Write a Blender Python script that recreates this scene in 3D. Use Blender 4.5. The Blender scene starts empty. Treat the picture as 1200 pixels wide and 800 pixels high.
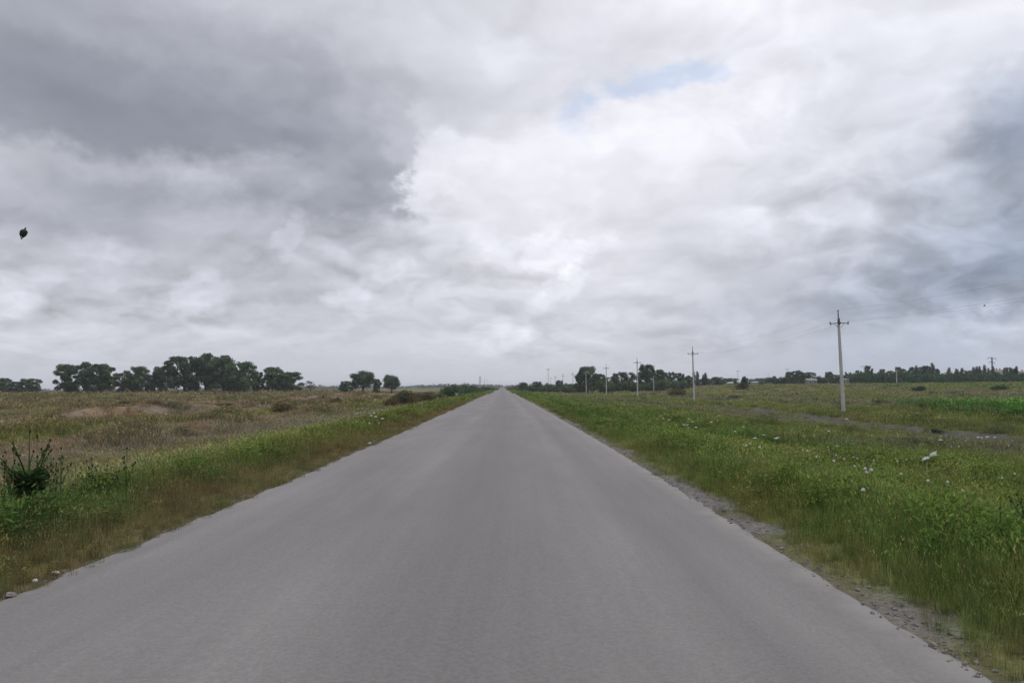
import bpy, bmesh, math, random
import numpy as np
from mathutils import Vector, Matrix

random.seed(7)
rng = np.random.default_rng(7)
scene = bpy.context.scene
ROOT = scene.collection
R = math.radians

# ------------------------------------------------------------------ camera
F = 980.0                      # focal length in pixels of the 1200 px wide photograph
EYE = 1.75
YAW, PITCH, ROLL = -4 / F, math.atan(53 / F), 0.0105
fw = Vector((math.sin(YAW) * math.cos(PITCH), math.cos(YAW) * math.cos(PITCH), math.sin(PITCH)))
r0 = Vector((math.cos(YAW), -math.sin(YAW), 0))
u0 = r0.cross(fw)
rt = r0 * math.cos(ROLL) - u0 * math.sin(ROLL)
up = u0 * math.cos(ROLL) + r0 * math.sin(ROLL)
cam_d = bpy.data.cameras.new("camera")
cam = bpy.data.objects.new("camera", cam_d)
ROOT.objects.link(cam)
M = Matrix((rt, up, -fw)).transposed().to_4x4()
M.translation = (0, 0, EYE)
cam.matrix_world = M
cam_d.sensor_width = 36
cam_d.lens = 36 * F / 1200
cam_d.clip_start = 0.05
cam_d.clip_end = 20000
scene.camera = cam


def ray(px, py):
    return (fw + rt * ((px - 600) / F) + up * ((400 - py) / F))


def at(px, depth, py=450):
    """world x, y of a thing seen at picture column px at the given depth"""
    d = ray(px, py)
    return d.x / d.y * depth, depth


# ------------------------------------------------------------------ noise (numpy)
_T = rng.random((256, 256))


def vnoise(x, y, o=0):
    x = np.asarray(x, float) + o * 17.31
    y = np.asarray(y, float) + o * 7.77
    xi = np.floor(x).astype(int); yi = np.floor(y).astype(int)
    fx = x - xi; fy = y - yi
    fx = fx * fx * (3 - 2 * fx); fy = fy * fy * (3 - 2 * fy)
    a = _T[xi % 256, yi % 256]; b = _T[(xi + 1) % 256, yi % 256]
    c = _T[xi % 256, (yi + 1) % 256]; d = _T[(xi + 1) % 256, (yi + 1) % 256]
    return (a * (1 - fx) + b * fx) * (1 - fy) + (c * (1 - fx) + d * fx) * fy


def fbm(x, y, o=0, n=4):
    s = 0; a = .5; t = 0
    x = np.asarray(x, float); y = np.asarray(y, float)
    for i in range(n):
        s = s + a * vnoise(x * 2 ** i, y * 2 ** i, o + i * 3)
        t += a; a *= .55
    return s / t


def ss(a, b, v):
    t = np.clip((np.asarray(v, float) - a) / (b - a), 0, 1)
    return t * t * (3 - 2 * t)


# ------------------------------------------------------------------ the lie of the land
WL, WR = 4.29, 2.81            # road edges left and right of the camera


def shift(y):                  # the road bends a touch to the left ahead
    y = np.asarray(y, float)
    return -0.0163 * (np.sqrt((y - 22) ** 2 + 225) + (y - 22)) / 2


def edge_dist(x, y):
    s = shift(y)
    r = x - (WR + s)
    l = (-WL + s) - x
    return np.maximum(r, l), r > l


def height(x, y):
    x = np.asarray(x, float); y = np.asarray(y, float)
    e, right = edge_dist(x, y)
    bank = np.where(right, -0.88 * ss(.5, 7, e), -0.72 * ss(.6, 6.5, e))
    far = np.where(right, 2.05, 1.75) * ss(60, 330, y) * ss(24, 105, e)
    z = bank + far
    off = ss(.3, 4, e)
    z = z + off * (fbm(x / 5, y / 5, 1) - .5) * .22
    z = z + ss(6, 20, e) * (fbm(x / 22, y / 30, 2) - .5) * .5
    # old spoil bank beside the left ditch, parallel with the road
    xr = -37 + 2.5 * (fbm(y / 25, y * 0, 3) - .5) * 4
    k = np.exp(-((x - xr) / 5.0) ** 2) * ss(52, 78, y) * (1 - ss(260, 330, y))
    z = z + k * (.25 + 1.1 * ss(.35, .75, fbm(x / 2.6, y / 5.5, 4)))
    # ruts of the dirt track on the right
    tx = track_x(y)
    t = np.exp(-((x - tx) / 1.9) ** 4) * ss(10, 25, y)
    z = z - t * .10
    z = np.where(e < 0.0, -0.06 + .052 * ss(-.5, 0, e), z - .008)
    return z


def track_x(y):
    return 23.6 - 0.010 * (np.asarray(y, float) - 40) + .5 * np.sin(np.asarray(y, float) / 13)


def hz(x, y):
    return float(height(np.array([x]), np.array([y]))[0])


# ------------------------------------------------------------------ colours of the ground cover (albedo)
def C(*v): return np.array(v, float)
G1 = C(.066, .108, .026); G2 = C(.120, .132, .034); G3 = C(.034, .072, .016)
OL = C(.105, .102, .046); ST = C(.21, .165, .08); RB = C(.125, .083, .040)
GP = C(.128, .115, .088); BR = C(.140, .108, .074); GRV = C(.135, .128, .116)
TRK = C(.058, .055, .052); BARE = C(.195, .172, .142)


def mix(a, b, t):
    t = np.asarray(t)[..., None]
    return a * (1 - t) + b * t


def cover(x, y):
    """albedo, grass height (m) and grass density (0..1) of the ground at x, y"""
    x = np.asarray(x, float); y = np.asarray(y, float)
    e, right = edge_dist(x, y)
    n1 = fbm(x / 3.5, y / 5, 11); n2 = fbm(x / 11, y / 18, 12); n3 = fbm(x / 1.1, y / 1.3, 13, 3)
    n4 = fbm(x / 4, y / 26, 14); n5 = fbm(x / 30, y / 45, 15)
    # ---- right
    c = mix(G1, G2, ss(.45, .75, n1) * .55)
    c = mix(c, G3, ss(.56, .72, n2) * .55)
    c = mix(c, ST, ss(.57, .72, n3) * .30 * (1 - ss(8, 12, e)))
    c = mix(c, mix(RB, ST, n3), (1 - ss(.3, 1.5, e + (n3 - .5) * 1.2)) * .25)
    c = mix(c, mix(OL, G2, n2), ss(8, 15, e) * .7)
    c = mix(c, GP * .8, ss(8, 13, e) * (1 - ss(17, 21, e)) * ss(.45, .62, n2) * .75)
    c = mix(c, mix(OL, GP, ss(.35, .65, n4)), ss(26, 36, e) * ss(60, 90, y) * .95)
    c = mix(c, mix(G2, GP, ss(.5, .7, n4)), ss(26, 36, e) * ss(100, 170, y) * .6)
    c = mix(c, G1, ss(90, 130, x) * ss(90, 140, y) * .7)
    lush = ss(36.5, 38.5, x - (y - 66) * .16 + (n3 - .5) * 2.5 + (n2 - .5) * 8) * ss(40, 50, y) * (1 - ss(80, 112, y + (n2 - .5) * 40))
    c = mix(c, C(.045, .112, .024), lush * .9)
    hR = .17 + .30 * ss(.2, 1.8, e) * (.25 + 1.35 * n1) * (1 - .55 * ss(9, 16, e))
    hR = hR * (1 - .45 * np.exp(-((x - track_x(y) + 3) / 3.5) ** 2) * ss(20, 30, y))
    tus = ss(.62, .72, fbm(x / 2.2, y / 4.5, 51)) * ss(9, 14, e)
    hR = hR * (1 + 1.3 * tus); c = mix(c, mix(G3, GP * .6, n5), tus * .5)
    hR = np.minimum(hR, .5) * (1 - lush * .6) + lush * .72
    hR = np.where(e < .5, np.minimum(hR, .09 + .16 * np.clip(e, 0, 1)), hR)
    dR = ss(.02, .42, e + (n3 - .5) * .8)
    tr = np.abs(x - track_x(y))
    trk = (1 - ss(1.8, 3.0, tr + (n3 - .5) * 1.6)) * ss(12, 26, y)
    rut = trk * (.72 + .28 * ss(.30, .52, fbm(x / 1.6, y / 4, 61))) * (1 - .55 * np.exp(-(tr / .45) ** 2) * ss(.4, .6, n1))
    pr_ = mix(c, OL, rut * .5)
    c = mix(c, mix(TRK, GRV * .62, n3), rut)
    dR = dR * (1 - .96 * rut)
    grv = 1 - ss(.12, .50, e + (n3 - .5) * .8)
    c = mix(c, mix(GRV, OL * .9, ss(.45, .65, n3) * .8), grv)
    # ---- left
    d = mix(G1, mix(G3 * 1.4, OL, .3), ss(.4, .65, n1))
    d = mix(d, G2, ss(.48, .68, n2) * .6)
    d = mix(d, mix(RB, OL, n3), (1 - ss(.7, 1.9, e + (n3 - .5) * 1.3)) * .85)
    q = ss(3.6, 6.0, e + (n2 - .5) * 5 + (n3 - .5) * 2)
    d = mix(d, mix(GP, mix(OL, BR, .5), ss(.4, .66, n4)), q * .92)
    q2 = ss(9, 14, e)
    d = mix(d, mix(mix(BR, mix(G2, OL, .4), ss(.48, .62, n4)), OL, ss(.58, .74, n2) * .55), q2 * .95)
    d = mix(d, mix(mix(BR, GP, n3), RB * .9, ss(.4, .7, n1)), ss(19, 27, e + (n2 - .5) * 10) * (1 - ss(44, 52, e)) * ss(48, 70, y) * .85)
    d = mix(d, mix(mix(OL, BR, .5), G1, ss(.48, .66, n4)), ss(44, 54, e) * .85)
    d = mix(d, mix(BR, OL, n5), ss(44, 54, e) * ss(.52, .62, n2) * .5)
    bare = np.exp(-(((x + 46) / 9) ** 2 + ((y - 66) / 4) ** 2) * 1.0)
    bare = ss(.35, .6, bare + (n3 - .5) * .3)
    d = mix(d, BARE, bare * .9)
    hL = .20 + .36 * ss(.6, 2.2, e) * (.6 + .8 * n1) * (1 - .68 * ss(3.5, 8, e))
    hL = np.where(e < .5, .15, hL)
    tus = ss(.60, .70, fbm(x / 2.2, y / 4.5, 52)) * ss(8, 13, e)
    hL = hL * (1 + 1.4 * tus); d = mix(d, mix(OL * .6, RB * .7, ss(.4, .6, n5)), tus * .6)
    dL = ss(-.28, .12, e + (n3 - .5) * .5) * (1 - bare * .97)
    grl = 1 - ss(-.05, .2, e + (n3 - .5) * .5)
    pl_ = d
    d = mix(d, mix(GRV * .8, RB, n3 * .7), grl)
    # old bank has thin dry cover
    bank = ss(24, 30, e) * (1 - ss(42, 48, e)) * ss(55, 75, y)
    dL = dL * (1 - .5 * bank); hL = hL * (1 - .35 * bank)
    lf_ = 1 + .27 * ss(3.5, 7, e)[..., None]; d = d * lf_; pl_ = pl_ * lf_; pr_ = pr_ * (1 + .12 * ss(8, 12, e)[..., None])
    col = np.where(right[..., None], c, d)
    far = ss(450, 900, y)
    col = mix(col, mix(OL * .85, G1, ss(.4, .6, n5)), far)
    plant_ = mix(np.where(right[..., None], pr_, pl_), col, far)
    return col, np.where(right, hR, hL), np.clip(np.where(right, dR, dL), 0, 1), plant_


# ------------------------------------------------------------------ material helpers
def new_mat(name):
    m = bpy.data.materials.new(name)
    m.use_nodes = True
    nt = m.node_tree
    nt.nodes.clear()
    out = nt.nodes.new("ShaderNodeOutputMaterial")
    return m, nt, out


class NB:
    def __init__(s, nt): s.nt = nt

    def n(s, t, **kw):
        a = s.nt.nodes.new(t)
        for k, v in kw.items(): setattr(a, k, v)
        return a

    def link(s, a, b): s.nt.links.new(a, b)

    def put(s, sock, v):
        if isinstance(v, bpy.types.NodeSocket): s.link(v, sock)
        else: sock.default_value = v

    def math(s, op, a, b=0.0, c=0.0, clamp=False):
        m = s.n("ShaderNodeMath", operation=op, use_clamp=clamp)
        s.put(m.inputs[0], a); s.put(m.inputs[1], b); s.put(m.inputs[2], c)
        return m.outputs[0]

    def vmath(s, op, a, b=(0, 0, 0)):
        m = s.n("ShaderNodeVectorMath", operation=op)
        s.put(m.inputs[0], a)
        if op == "SCALE": s.put(m.inputs[3], b)
        else: s.put(m.inputs[1], b)
        return m.outputs["Value" if op in ("LENGTH", "DOT_PRODUCT") else "Vector"]

    def noise(s, vec, scale, detail=4, rough=.5, dist=0.0, col=False):
        t = s.n("ShaderNodeTexNoise")
        s.put(t.inputs["Vector"], vec)
        t.inputs["Scale"].default_value = scale
        t.inputs["Detail"].default_value = detail
        t.inputs["Roughness"].default_value = rough
        t.inputs["Distortion"].default_value = dist
        return t.outputs["Color" if col else "Fac"]

    def rng(s, v, a, b, c=0.0, d=1.0, smooth=True):
        m = s.n("ShaderNodeMapRange", interpolation_type="SMOOTHSTEP" if smooth else "LINEAR")
        s.put(m.inputs[0], v)
        for i, q in zip((1, 2, 3, 4), (a, b, c, d)): s.put(m.inputs[i], q)
        return m.outputs[0]

    def mixc(s, f, a, b, mode="MIX"):
        m = s.n("ShaderNodeMix", data_type="RGBA", blend_type=mode)
        s.put(m.inputs[0], f); s.put(m.inputs[6], a); s.put(m.inputs[7], b)
        return m.outputs[2]

    def pos(s): return s.n("ShaderNodeNewGeometry").outputs["Position"]

    def xyz(s, v):
        a = s.n("ShaderNodeSeparateXYZ"); s.put(a.inputs[0], v)
        return a.outputs

    def comb(s, x, y, z=0.0):
        a = s.n("ShaderNodeCombineXYZ")
        s.put(a.inputs[0], x); s.put(a.inputs[1], y); s.put(a.inputs[2], z)
        return a.outputs[0]


def plain_mat(name, col, rough=.8, vary=.25, scale=6.0, spec=.3, metal=0.0):
    m, nt, out = new_mat(name)
    b = NB(nt)
    p = b.n("ShaderNodeBsdfPrincipled")
    tc = b.n("ShaderNodeTexCoord").outputs["Object"]
    f = b.noise(tc, scale, 6, .6)
    k = b.rng(f, .25, .75, 1 - vary, 1 + vary, False)
    c = b.vmath("SCALE", b.n("ShaderNodeRGB").outputs[0], k)
    nt.nodes[-1]
    for nd in nt.nodes:
        if nd.type == "RGB": nd.outputs[0].default_value = (*col, 1)
    b.link(c, p.inputs["Base Color"])
    p.inputs["Roughness"].default_value = rough
    p.inputs["Specular IOR Level"].default_value = spec
    p.inputs["Metallic"].default_value = metal
    bump = b.n("ShaderNodeBump"); bump.inputs["Strength"].default_value = .2; bump.inputs["Distance"].default_value = .02
    b.link(f, bump.inputs["Height"]); b.link(bump.outputs[0], p.inputs["Normal"])
    b.link(p.outputs[0], out.inputs[0])
    return m


def leaf_mat(name, col, vary=.5, trans=.3, hue=(1.25, 1.1, .8)):
    """foliage: each leaf (mesh island) and each plant has its own shade of green"""
    m, nt, out = new_mat(name)
    b = NB(nt)
    g = b.n("ShaderNodeNewGeometry")
    oi = b.n("ShaderNodeObjectInfo").outputs["Random"]
    k = b.math("MULTIPLY_ADD", g.outputs["Random Per Island"], vary * 1.2, 1 - vary * .6)
    k = b.math("MULTIPLY", k, b.math("MULTIPLY_ADD", oi, .4, .8))
    base = b.n("ShaderNodeRGB"); base.outputs[0].default_value = (*col, 1)
    warm = b.n("ShaderNodeRGB"); warm.outputs[0].default_value = (col[0] * hue[0], col[1] * hue[1], col[2] * hue[2], 1)
    f = b.noise(b.pos(), .35, 3, .5)
    c = b.mixc(b.rng(f, .4, .6), base.outputs[0], warm.outputs[0])
    c = b.vmath("SCALE", c, k)
    d = b.n("ShaderNodeBsdfDiffuse"); b.link(c, d.inputs[0])
    t = b.n("ShaderNodeBsdfTranslucent"); b.link(c, t.inputs[0])
    x = b.n("ShaderNodeMixShader"); x.inputs[0].default_value = trans
    b.link(d.outputs[0], x.inputs[1]); b.link(t.outputs[0], x.inputs[2])
    b.link(x.outputs[0], out.inputs[0])
    return m


def tint_mat(name, gain, trans=.35, island=.5):
    """grass blades: colour comes from the point they grow on"""
    m, nt, out = new_mat(name)
    b = NB(nt)
    a = b.n("ShaderNodeAttribute", attribute_type="INSTANCER", attribute_name="tint")
    g = b.n("ShaderNodeNewGeometry")
    k = b.math("MULTIPLY_ADD", g.outputs["Random Per Island"], island * 2, 1 - island)
    gn = b.n("ShaderNodeRGB"); gn.outputs[0].default_value = (*gain, 1)
    c = b.vmath("MULTIPLY", a.outputs["Color"], gn.outputs[0])
    c = b.vmath("SCALE", c, k)
    d = b.n("ShaderNodeBsdfDiffuse"); b.link(c, d.inputs[0])
    t = b.n("ShaderNodeBsdfTranslucent"); b.link(c, t.inputs[0])
    x = b.n("ShaderNodeMixShader"); x.inputs[0].default_value = trans
    b.link(d.outputs[0], x.inputs[1]); b.link(t.outputs[0], x.inputs[2])
    b.link(x.outputs[0], out.inputs[0])
    return m


# ------------------------------------------------------------------ mesh helpers
class MB:
    """collects vertices and faces for ONE mesh object"""
    def __init__(s): s.v = []; s.f = []; s.mi = []

    def quad(s, pts, mi=0):
        i = len(s.v); s.v += [tuple(p) for p in pts]
        s.f.append(tuple(range(i, i + len(pts)))); s.mi.append(mi)

    def tube(s, pts, rad, n=7, cap=True, mi=0, flat=1.0):
        pts = [Vector(p) for p in pts]
        if not hasattr(rad, "__len__"): rad = [rad] * len(pts)
        i0 = len(s.v)
        ref = Vector((0, 0, 1))
        for k, p in enumerate(pts):
            a = pts[max(k - 1, 0)]; c = pts[min(k + 1, len(pts) - 1)]
            t = (c - a).normalized()
            rf = ref if abs(t.z) < .9 else Vector((1, 0, 0))
            x = t.cross(rf).normalized(); y = t.cross(x)
            for j in range(n):
                w = 2 * math.pi * (j + .5) / n
                s.v.append(tuple(p + (x * math.cos(w) + y * math.sin(w) * flat) * rad[k]))
        for k in range(len(pts) - 1):
            for j in range(n):
                s.f.append((i0 + k * n + j, i0 + k * n + (j + 1) % n, i0 + (k + 1) * n + (j + 1) % n, i0 + (k + 1) * n + j)); s.mi.append(mi)
        if cap:
            s.f.append(tuple(i0 + j for j in range(n))[::-1]); s.mi.append(mi)
            s.f.append(tuple(i0 + (len(pts) - 1) * n + j for j in range(n))); s.mi.append(mi)

    def box(s, c, d, mi=0, rot=0.0):
        cx, cy, cz = c; a, b, h = d[0] / 2, d[1] / 2, d[2] / 2
        i = len(s.v)
        co, si = math.cos(rot), math.sin(rot)
        for z in (-h, h):
            for x, y in ((-a, -b), (a, -b), (a, b), (-a, b)):
                s.v.append((cx + x * co - y * si, cy + x * si + y * co, cz + z))
        for q in ((3, 2, 1, 0), (4, 5, 6, 7), (0, 1, 5, 4), (1, 2, 6, 5), (2, 3, 7, 6), (3, 0, 4, 7)):
            s.f.append(tuple(i + k for k in q)); s.mi.append(mi)

    def blob(s, c, r, nu=8, nv=6, rough=0.0, mi=0):
        i0 = len(s.v)
        for a in range(nv + 1):
            th = math.pi * a / nv
            for b_ in range(nu):
                ph = 2 * math.pi * b_ / nu
                k = 1 + random.uniform(-rough, rough)
                s.v.append((c[0] + r[0] * k * math.sin(th) * math.cos(ph), c[1] + r[1] * k * math.sin(th) * math.sin(ph), c[2] + r[2] * k * math.cos(th)))
        for a in range(nv):
            for b_ in range(nu):
                s.f.append((i0 + a * nu + b_, i0 + (a + 1) * nu + b_, i0 + (a + 1) * nu + (b_ + 1) % nu, i0 + a * nu + (b_ + 1) % nu)); s.mi.append(mi)

    def mesh(s, name, mats, smooth=False):
        me = bpy.data.meshes.new(name)
        me.from_pydata(s.v, [], s.f)
        for m in (mats if isinstance(mats, (list, tuple)) else [mats]): me.materials.append(m)
        me.polygons.foreach_set("material_index", s.mi)
        if smooth: me.polygons.foreach_set("use_smooth", [True] * len(s.f))
        me.update()
        return me


def obj(name, mesh, parent=None):
    o = bpy.data.objects.new(name, mesh)
    ROOT.objects.link(o)
    if parent: o.parent = parent
    return o


def tag(o, label, cat, group=None, kind=None):
    o["label"] = label
    if cat: o["category"] = cat
    if group: o["group"] = group
    if kind: o["kind"] = kind
    return o


def thing(name, label, cat, loc, rz=0, group=None, scale=None, rot=None):
    o = bpy.data.objects.new(name, None)
    o.empty_display_size = .3
    ROOT.objects.link(o)
    o.location = loc
    o.rotation_euler = rot or (0, 0, rz)
    if scale: o.scale = scale
    return tag(o, label, cat, group)


# ------------------------------------------------------------------ materials
M_bark = plain_mat("bark", (.075, .060, .048), .95, .35, 3)
M_conc = plain_mat("weathered_concrete", (.46, .45, .42), .9, .18, 2.2)
M_conc_d = plain_mat("grey_concrete", (.33, .33, .32), .9, .2, 2.2)
M_steel = plain_mat("dark_steel", (.10, .10, .105), .55, .25, 8, .5, .6)
M_glass = plain_mat("insulator_glass", (.10, .11, .10), .25, .1, 8, .6)
M_wire = plain_mat("wire", (.20, .20, .21), .5, .1, 8, .4)
M_white = plain_mat("white_paint", (.66, .66, .64), .7, .08, 5)
M_lime = plain_mat("pale_render", (.42, .38, .34), .9, .12, .6)
M_dull = plain_mat("weathered_roof_sheet", (.185, .20, .185), .9, .2, .8)
M_wallg = plain_mat("grey_render", (.27, .265, .25), .9, .15, .8)
M_red = plain_mat("red_roof", (.20, .125, .11), .85, .2, .9)
M_pane = plain_mat("window_dark", (.03, .035, .04), .2, .1, 2, .5)
M_feather = plain_mat("black_feathers", (.012, .012, .014), .6, .4, 40)
M_beak = plain_mat("beak", (.03, .028, .025), .4, .2, 40)
M_stone = plain_mat("pale_stone", (.55, .53, .5), .9, .2, 20)
M_grit = plain_mat("grey_gravel", (.20, .185, .165), .95, .35, 20)
M_petal = plain_mat("white_petals", (.66, .66, .62), .9, .08, 30)
M_stem = leaf_mat("green_stem", (.10, .15, .05), .3)
M_thistle = leaf_mat("thistle_leaf", (.072, .130, .055), .6, .3)
M_dry = leaf_mat("dry_head", (.050, .052, .030), .5, .1, (1.1, 1, 1))
M_leafA = leaf_mat("tree_leaf", (.072, .116, .064), .6, .35, (1.45, 1.35, 1.2))
M_leafB = leaf_mat("willow_leaf", (.070, .095, .060), .5, .3)
M_leafC = leaf_mat("poplar_leaf", (.046, .074, .046), .5, .25)
M_leafD = leaf_mat("hedge_leaf", (.042, .100, .050), .6, .28)
M_leafE = leaf_mat("scrub_leaf", (.098, .100, .056), .6, .25, (1.4, 1.1, .9))
M_far = leaf_mat("far_wood_leaf", (.045, .055, .042), .4, .2)
M_blade = tint_mat("grass_blade", (1.0, 1.0, 1.0), .35, .45)
M_seed = tint_mat("seed_head", (1.6, 1.5, 1.45), .3, .3)
M_broad = tint_mat("weed_leaf", (.62, .74, .60), .25, .45)

# ground
m, nt, out = new_mat("field_soil_and_turf"); b = NB(nt)
att = b.n("ShaderNodeAttribute", attribute_name="cover")
p = b.pos()
f1 = b.noise(p, 1.3, 6, .65); f2 = b.noise(p, 14, 5, .7); f3 = b.noise(p, .12, 4, .6)
k = b.math("MULTIPLY", b.rng(f1, .3, .7, .72, 1.25, False), b.rng(f2, .3, .7, .7, 1.3, False))
c = b.vmath("SCALE", att.outputs["Color"], k)
dry = b.vmath("MULTIPLY", c, (1.12, 1.02, .98))
c = b.mixc(b.rng(f3, .45, .62), c, dry)
pr = b.n("ShaderNodeBsdfPrincipled"); b.link(c, pr.inputs["Base Color"])
pr.inputs["Roughness"].default_value = 1.0; pr.inputs["Specular IOR Level"].default_value = .1
bp = b.n("ShaderNodeBump"); bp.inputs["Strength"].default_value = .6; bp.inputs["Distance"].default_value = .05
b.link(f2, bp.inputs["Height"]); b.link(bp.outputs[0], pr.inputs["Normal"])
b.link(pr.outputs[0], out.inputs[0])
M_ground = m

# asphalt
m, nt, out = new_mat("worn_asphalt"); b = NB(nt)
p = b.pos(); X, Y, Z = b.xyz(p)
agg = b.noise(p, 90, 3, .7)
agg2 = b.noise(p, 28, 4, .7)
patch = b.noise(b.comb(b.math("MULTIPLY", X, 1.0), b.math("MULTIPLY", Y, .22)), .55, 5, .6)
streak = b.noise(b.comb(b.math("MULTIPLY", X, 1.0), b.math("MULTIPLY", Y, .012), 3.0), 2.6, 4, .6)
streak2 = b.noise(b.comb(b.math("MULTIPLY", X, 1.0), b.math("MULTIPLY", Y, .03), 9.0), 7.5, 3, .6)
k = b.rng(agg, .3, .7, .86, 1.14, False)
k = b.math("MULTIPLY", k, b.rng(agg2, .3, .7, .84, 1.16, False))
k = b.math("MULTIPLY", k, b.rng(patch, .3, .7, .88, 1.12, False))
k = b.math("MULTIPLY", k, b.rng(streak, .3, .7, .95, 1.05, False))
k = b.math("MULTIPLY", k, b.rng(streak2, .3, .7, .965, 1.035, False))
att = b.n("ShaderNodeAttribute", attribute_name="lane")     # 0 at the left edge, 1 at the right edge
u = att.outputs["Fac"]
def band(c0, w): return b.math("EXPONENT", b.math("MULTIPLY", b.math("POWER", b.math("ABSOLUTE", b.math("DIVIDE", b.math("SUBTRACT", u, c0), w)), 2.0), -1.0))
tracks = b.math("SUBTRACT", b.math("ADD", b.math("ADD", band(.35, .055), band(.76, .04)), b.math("MULTIPLY", band(.08, .12), .8)), b.math("ADD", b.math("MULTIPLY", band(.55, .12), 1.2), band(.835, .03)))
k = b.math("MULTIPLY", k, b.math("MULTIPLY_ADD", b.math("MULTIPLY", tracks, b.rng(patch, .3, .6, .5, 1.2)), .085, 1.0))
dust = b.math("MAXIMUM", b.rng(u, .93, 1.0), b.rng(u, .045, .0))
dustn = b.noise(p, 1.2, 5, .65)
dust = b.math("MULTIPLY", dust, b.rng(dustn, .3, .6))
base = b.n("ShaderNodeRGB"); base.outputs[0].default_value = (.155, .146, .141, 1)
c = b.vmath("SCALE", base.outputs[0], k)
c = b.mixc(b.math("MULTIPLY", dust, .75), c, (.215, .205, .188, 1))
# dark spots of tar
sp = b.n("ShaderNodeTexVoronoi"); b.put(sp.inputs["Vector"], p); sp.inputs["Scale"].default_value = 1.7
spot = b.rng(sp.outputs["Distance"], .022, .035, 1, 0)
c = b.mixc(b.math("MULTIPLY", spot, .55), c, (.05, .048, .048, 1))
# hairline cracks
w = b.noise(p, 1.1, 4, .6, col=True)
wv = b.vmath("ADD", p, b.vmath("SCALE", b.vmath("SUBTRACT", w, (.5, .5, .5)), .9))
vc = b.n("ShaderNodeTexVoronoi", feature="DISTANCE_TO_EDGE"); b.put(vc.inputs["Vector"], b.vmath("MULTIPLY", wv, (.45, .12, .4))); vc.inputs["Scale"].default_value = 1.0
crack = b.math("MULTIPLY", b.rng(vc.outputs["Distance"], .002, .006, 1, 0), b.rng(b.noise(p, .25, 3), .56, .64))
c = b.mixc(b.math("MULTIPLY", crack, .12), c, (.06, .058, .058, 1))
pr = b.n("ShaderNodeBsdfPrincipled"); b.link(c, pr.inputs["Base Color"])
pr.inputs["Roughness"].default_value = .88; pr.inputs["Specular IOR Level"].default_value = .35
bp = b.n("ShaderNodeBump"); bp.inputs["Strength"].default_value = .45; bp.inputs["Distance"].default_value = .006
b.link(agg, bp.inputs["Height"]); b.link(bp.outputs[0], pr.inputs["Normal"])
b.link(pr.outputs[0], out.inputs[0])
M_road = m


# ------------------------------------------------------------------ ground sheet and road
def grow(a, b_, s0, ratio, cap):
    v = [a]; s = s0
    while v[-1] < b_:
        v.append(v[-1] + s); s = min(s * ratio, cap)
    return np.array(v)


xr = grow(0, 6500, .09, 1.055, 400)
xs = np.concatenate([-(xr[::-1]) - WL, np.linspace(-WL, WR, 8)[1:-1], xr + WR])
ys = np.concatenate([np.arange(-60, -6, 3.0), grow(-6, 7000, .3, 1.022, 300)])
XX, YY = np.meshgrid(xs, ys)
XX = XX + shift(YY)
ZZ = height(XX, YY)
nx, ny = len(xs), len(ys)
me = bpy.data.meshes.new("ground")
me.vertices.add(nx * ny)
me.vertices.foreach_set("co", np.stack([XX, YY, ZZ], -1).astype(np.float32).ravel())
ii = (np.arange(ny - 1)[:, None] * nx + np.arange(nx - 1)[None, :]).ravel()
quads = np.stack([ii, ii + 1, ii + nx + 1, ii + nx], -1)
me.loops.add(quads.size); me.loops.foreach_set("vertex_index", quads.ravel().astype(np.int32))
me.polygons.add(len(quads)); me.polygons.foreach_set("loop_start", (np.arange(len(quads)) * 4).astype(np.int32))
me.polygons.foreach_set("use_smooth", [True] * len(quads))
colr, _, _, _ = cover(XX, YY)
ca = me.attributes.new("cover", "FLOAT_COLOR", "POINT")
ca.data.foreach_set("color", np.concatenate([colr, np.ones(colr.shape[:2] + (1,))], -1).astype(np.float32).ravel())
me.materials.append(M_ground)
me.update(calc_edges=True)
tag(obj("ground", me), "flat open field of green and dry brown grass with a grey dirt track", "ground", kind="structure")

ys = np.concatenate([np.arange(-60, -6, 3.0), grow(-6, 900, .12, 1.012, 8)])
us = np.array([0, .01, .03, .1, .2, .3, .4, .5, .6, .7, .8, .9, .97, .99, 1.0])
XX, YY = np.meshgrid(us, ys)
ragL = (fbm(ys * 2.0, ys * 0, 31, 5) - .5) * .17
ragR = (fbm(ys * 2.4, ys * 0 + 5, 32, 5) - .5) * .15
L = -WL + shift(ys) + ragL; Rr = WR + shift(ys) + ragR
XW = L[:, None] + (Rr - L)[:, None] * XX
ZW = .012 + .05 * (1 - (2 * XX - 1) ** 2) - .02 * (np.abs(2 * XX - 1) > .999)
me = bpy.data.meshes.new("road")
nx, ny = len(us), len(ys)
me.vertices.add(nx * ny)
me.vertices.foreach_set("co", np.stack([XW, YY, ZW], -1).astype(np.float32).ravel())
ii = (np.arange(ny - 1)[:, None] * nx + np.arange(nx - 1)[None, :]).ravel()
quads = np.stack([ii, ii + 1, ii + nx + 1, ii + nx], -1)
me.loops.add(quads.size); me.loops.foreach_set("vertex_index", quads.ravel().astype(np.int32))
me.polygons.add(len(quads)); me.polygons.foreach_set("loop_start", (np.arange(len(quads)) * 4).astype(np.int32))
me.polygons.foreach_set("use_smooth", [True] * len(quads))
la = me.attributes.new("lane", "FLOAT", "POINT"); la.data.foreach_set("value", XX.astype(np.float32).ravel())
me.materials.append(M_road); me.update(calc_edges=True)
tag(obj("road", me), "straight worn grey asphalt road without markings running to the horizon", "road", kind="structure")


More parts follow.
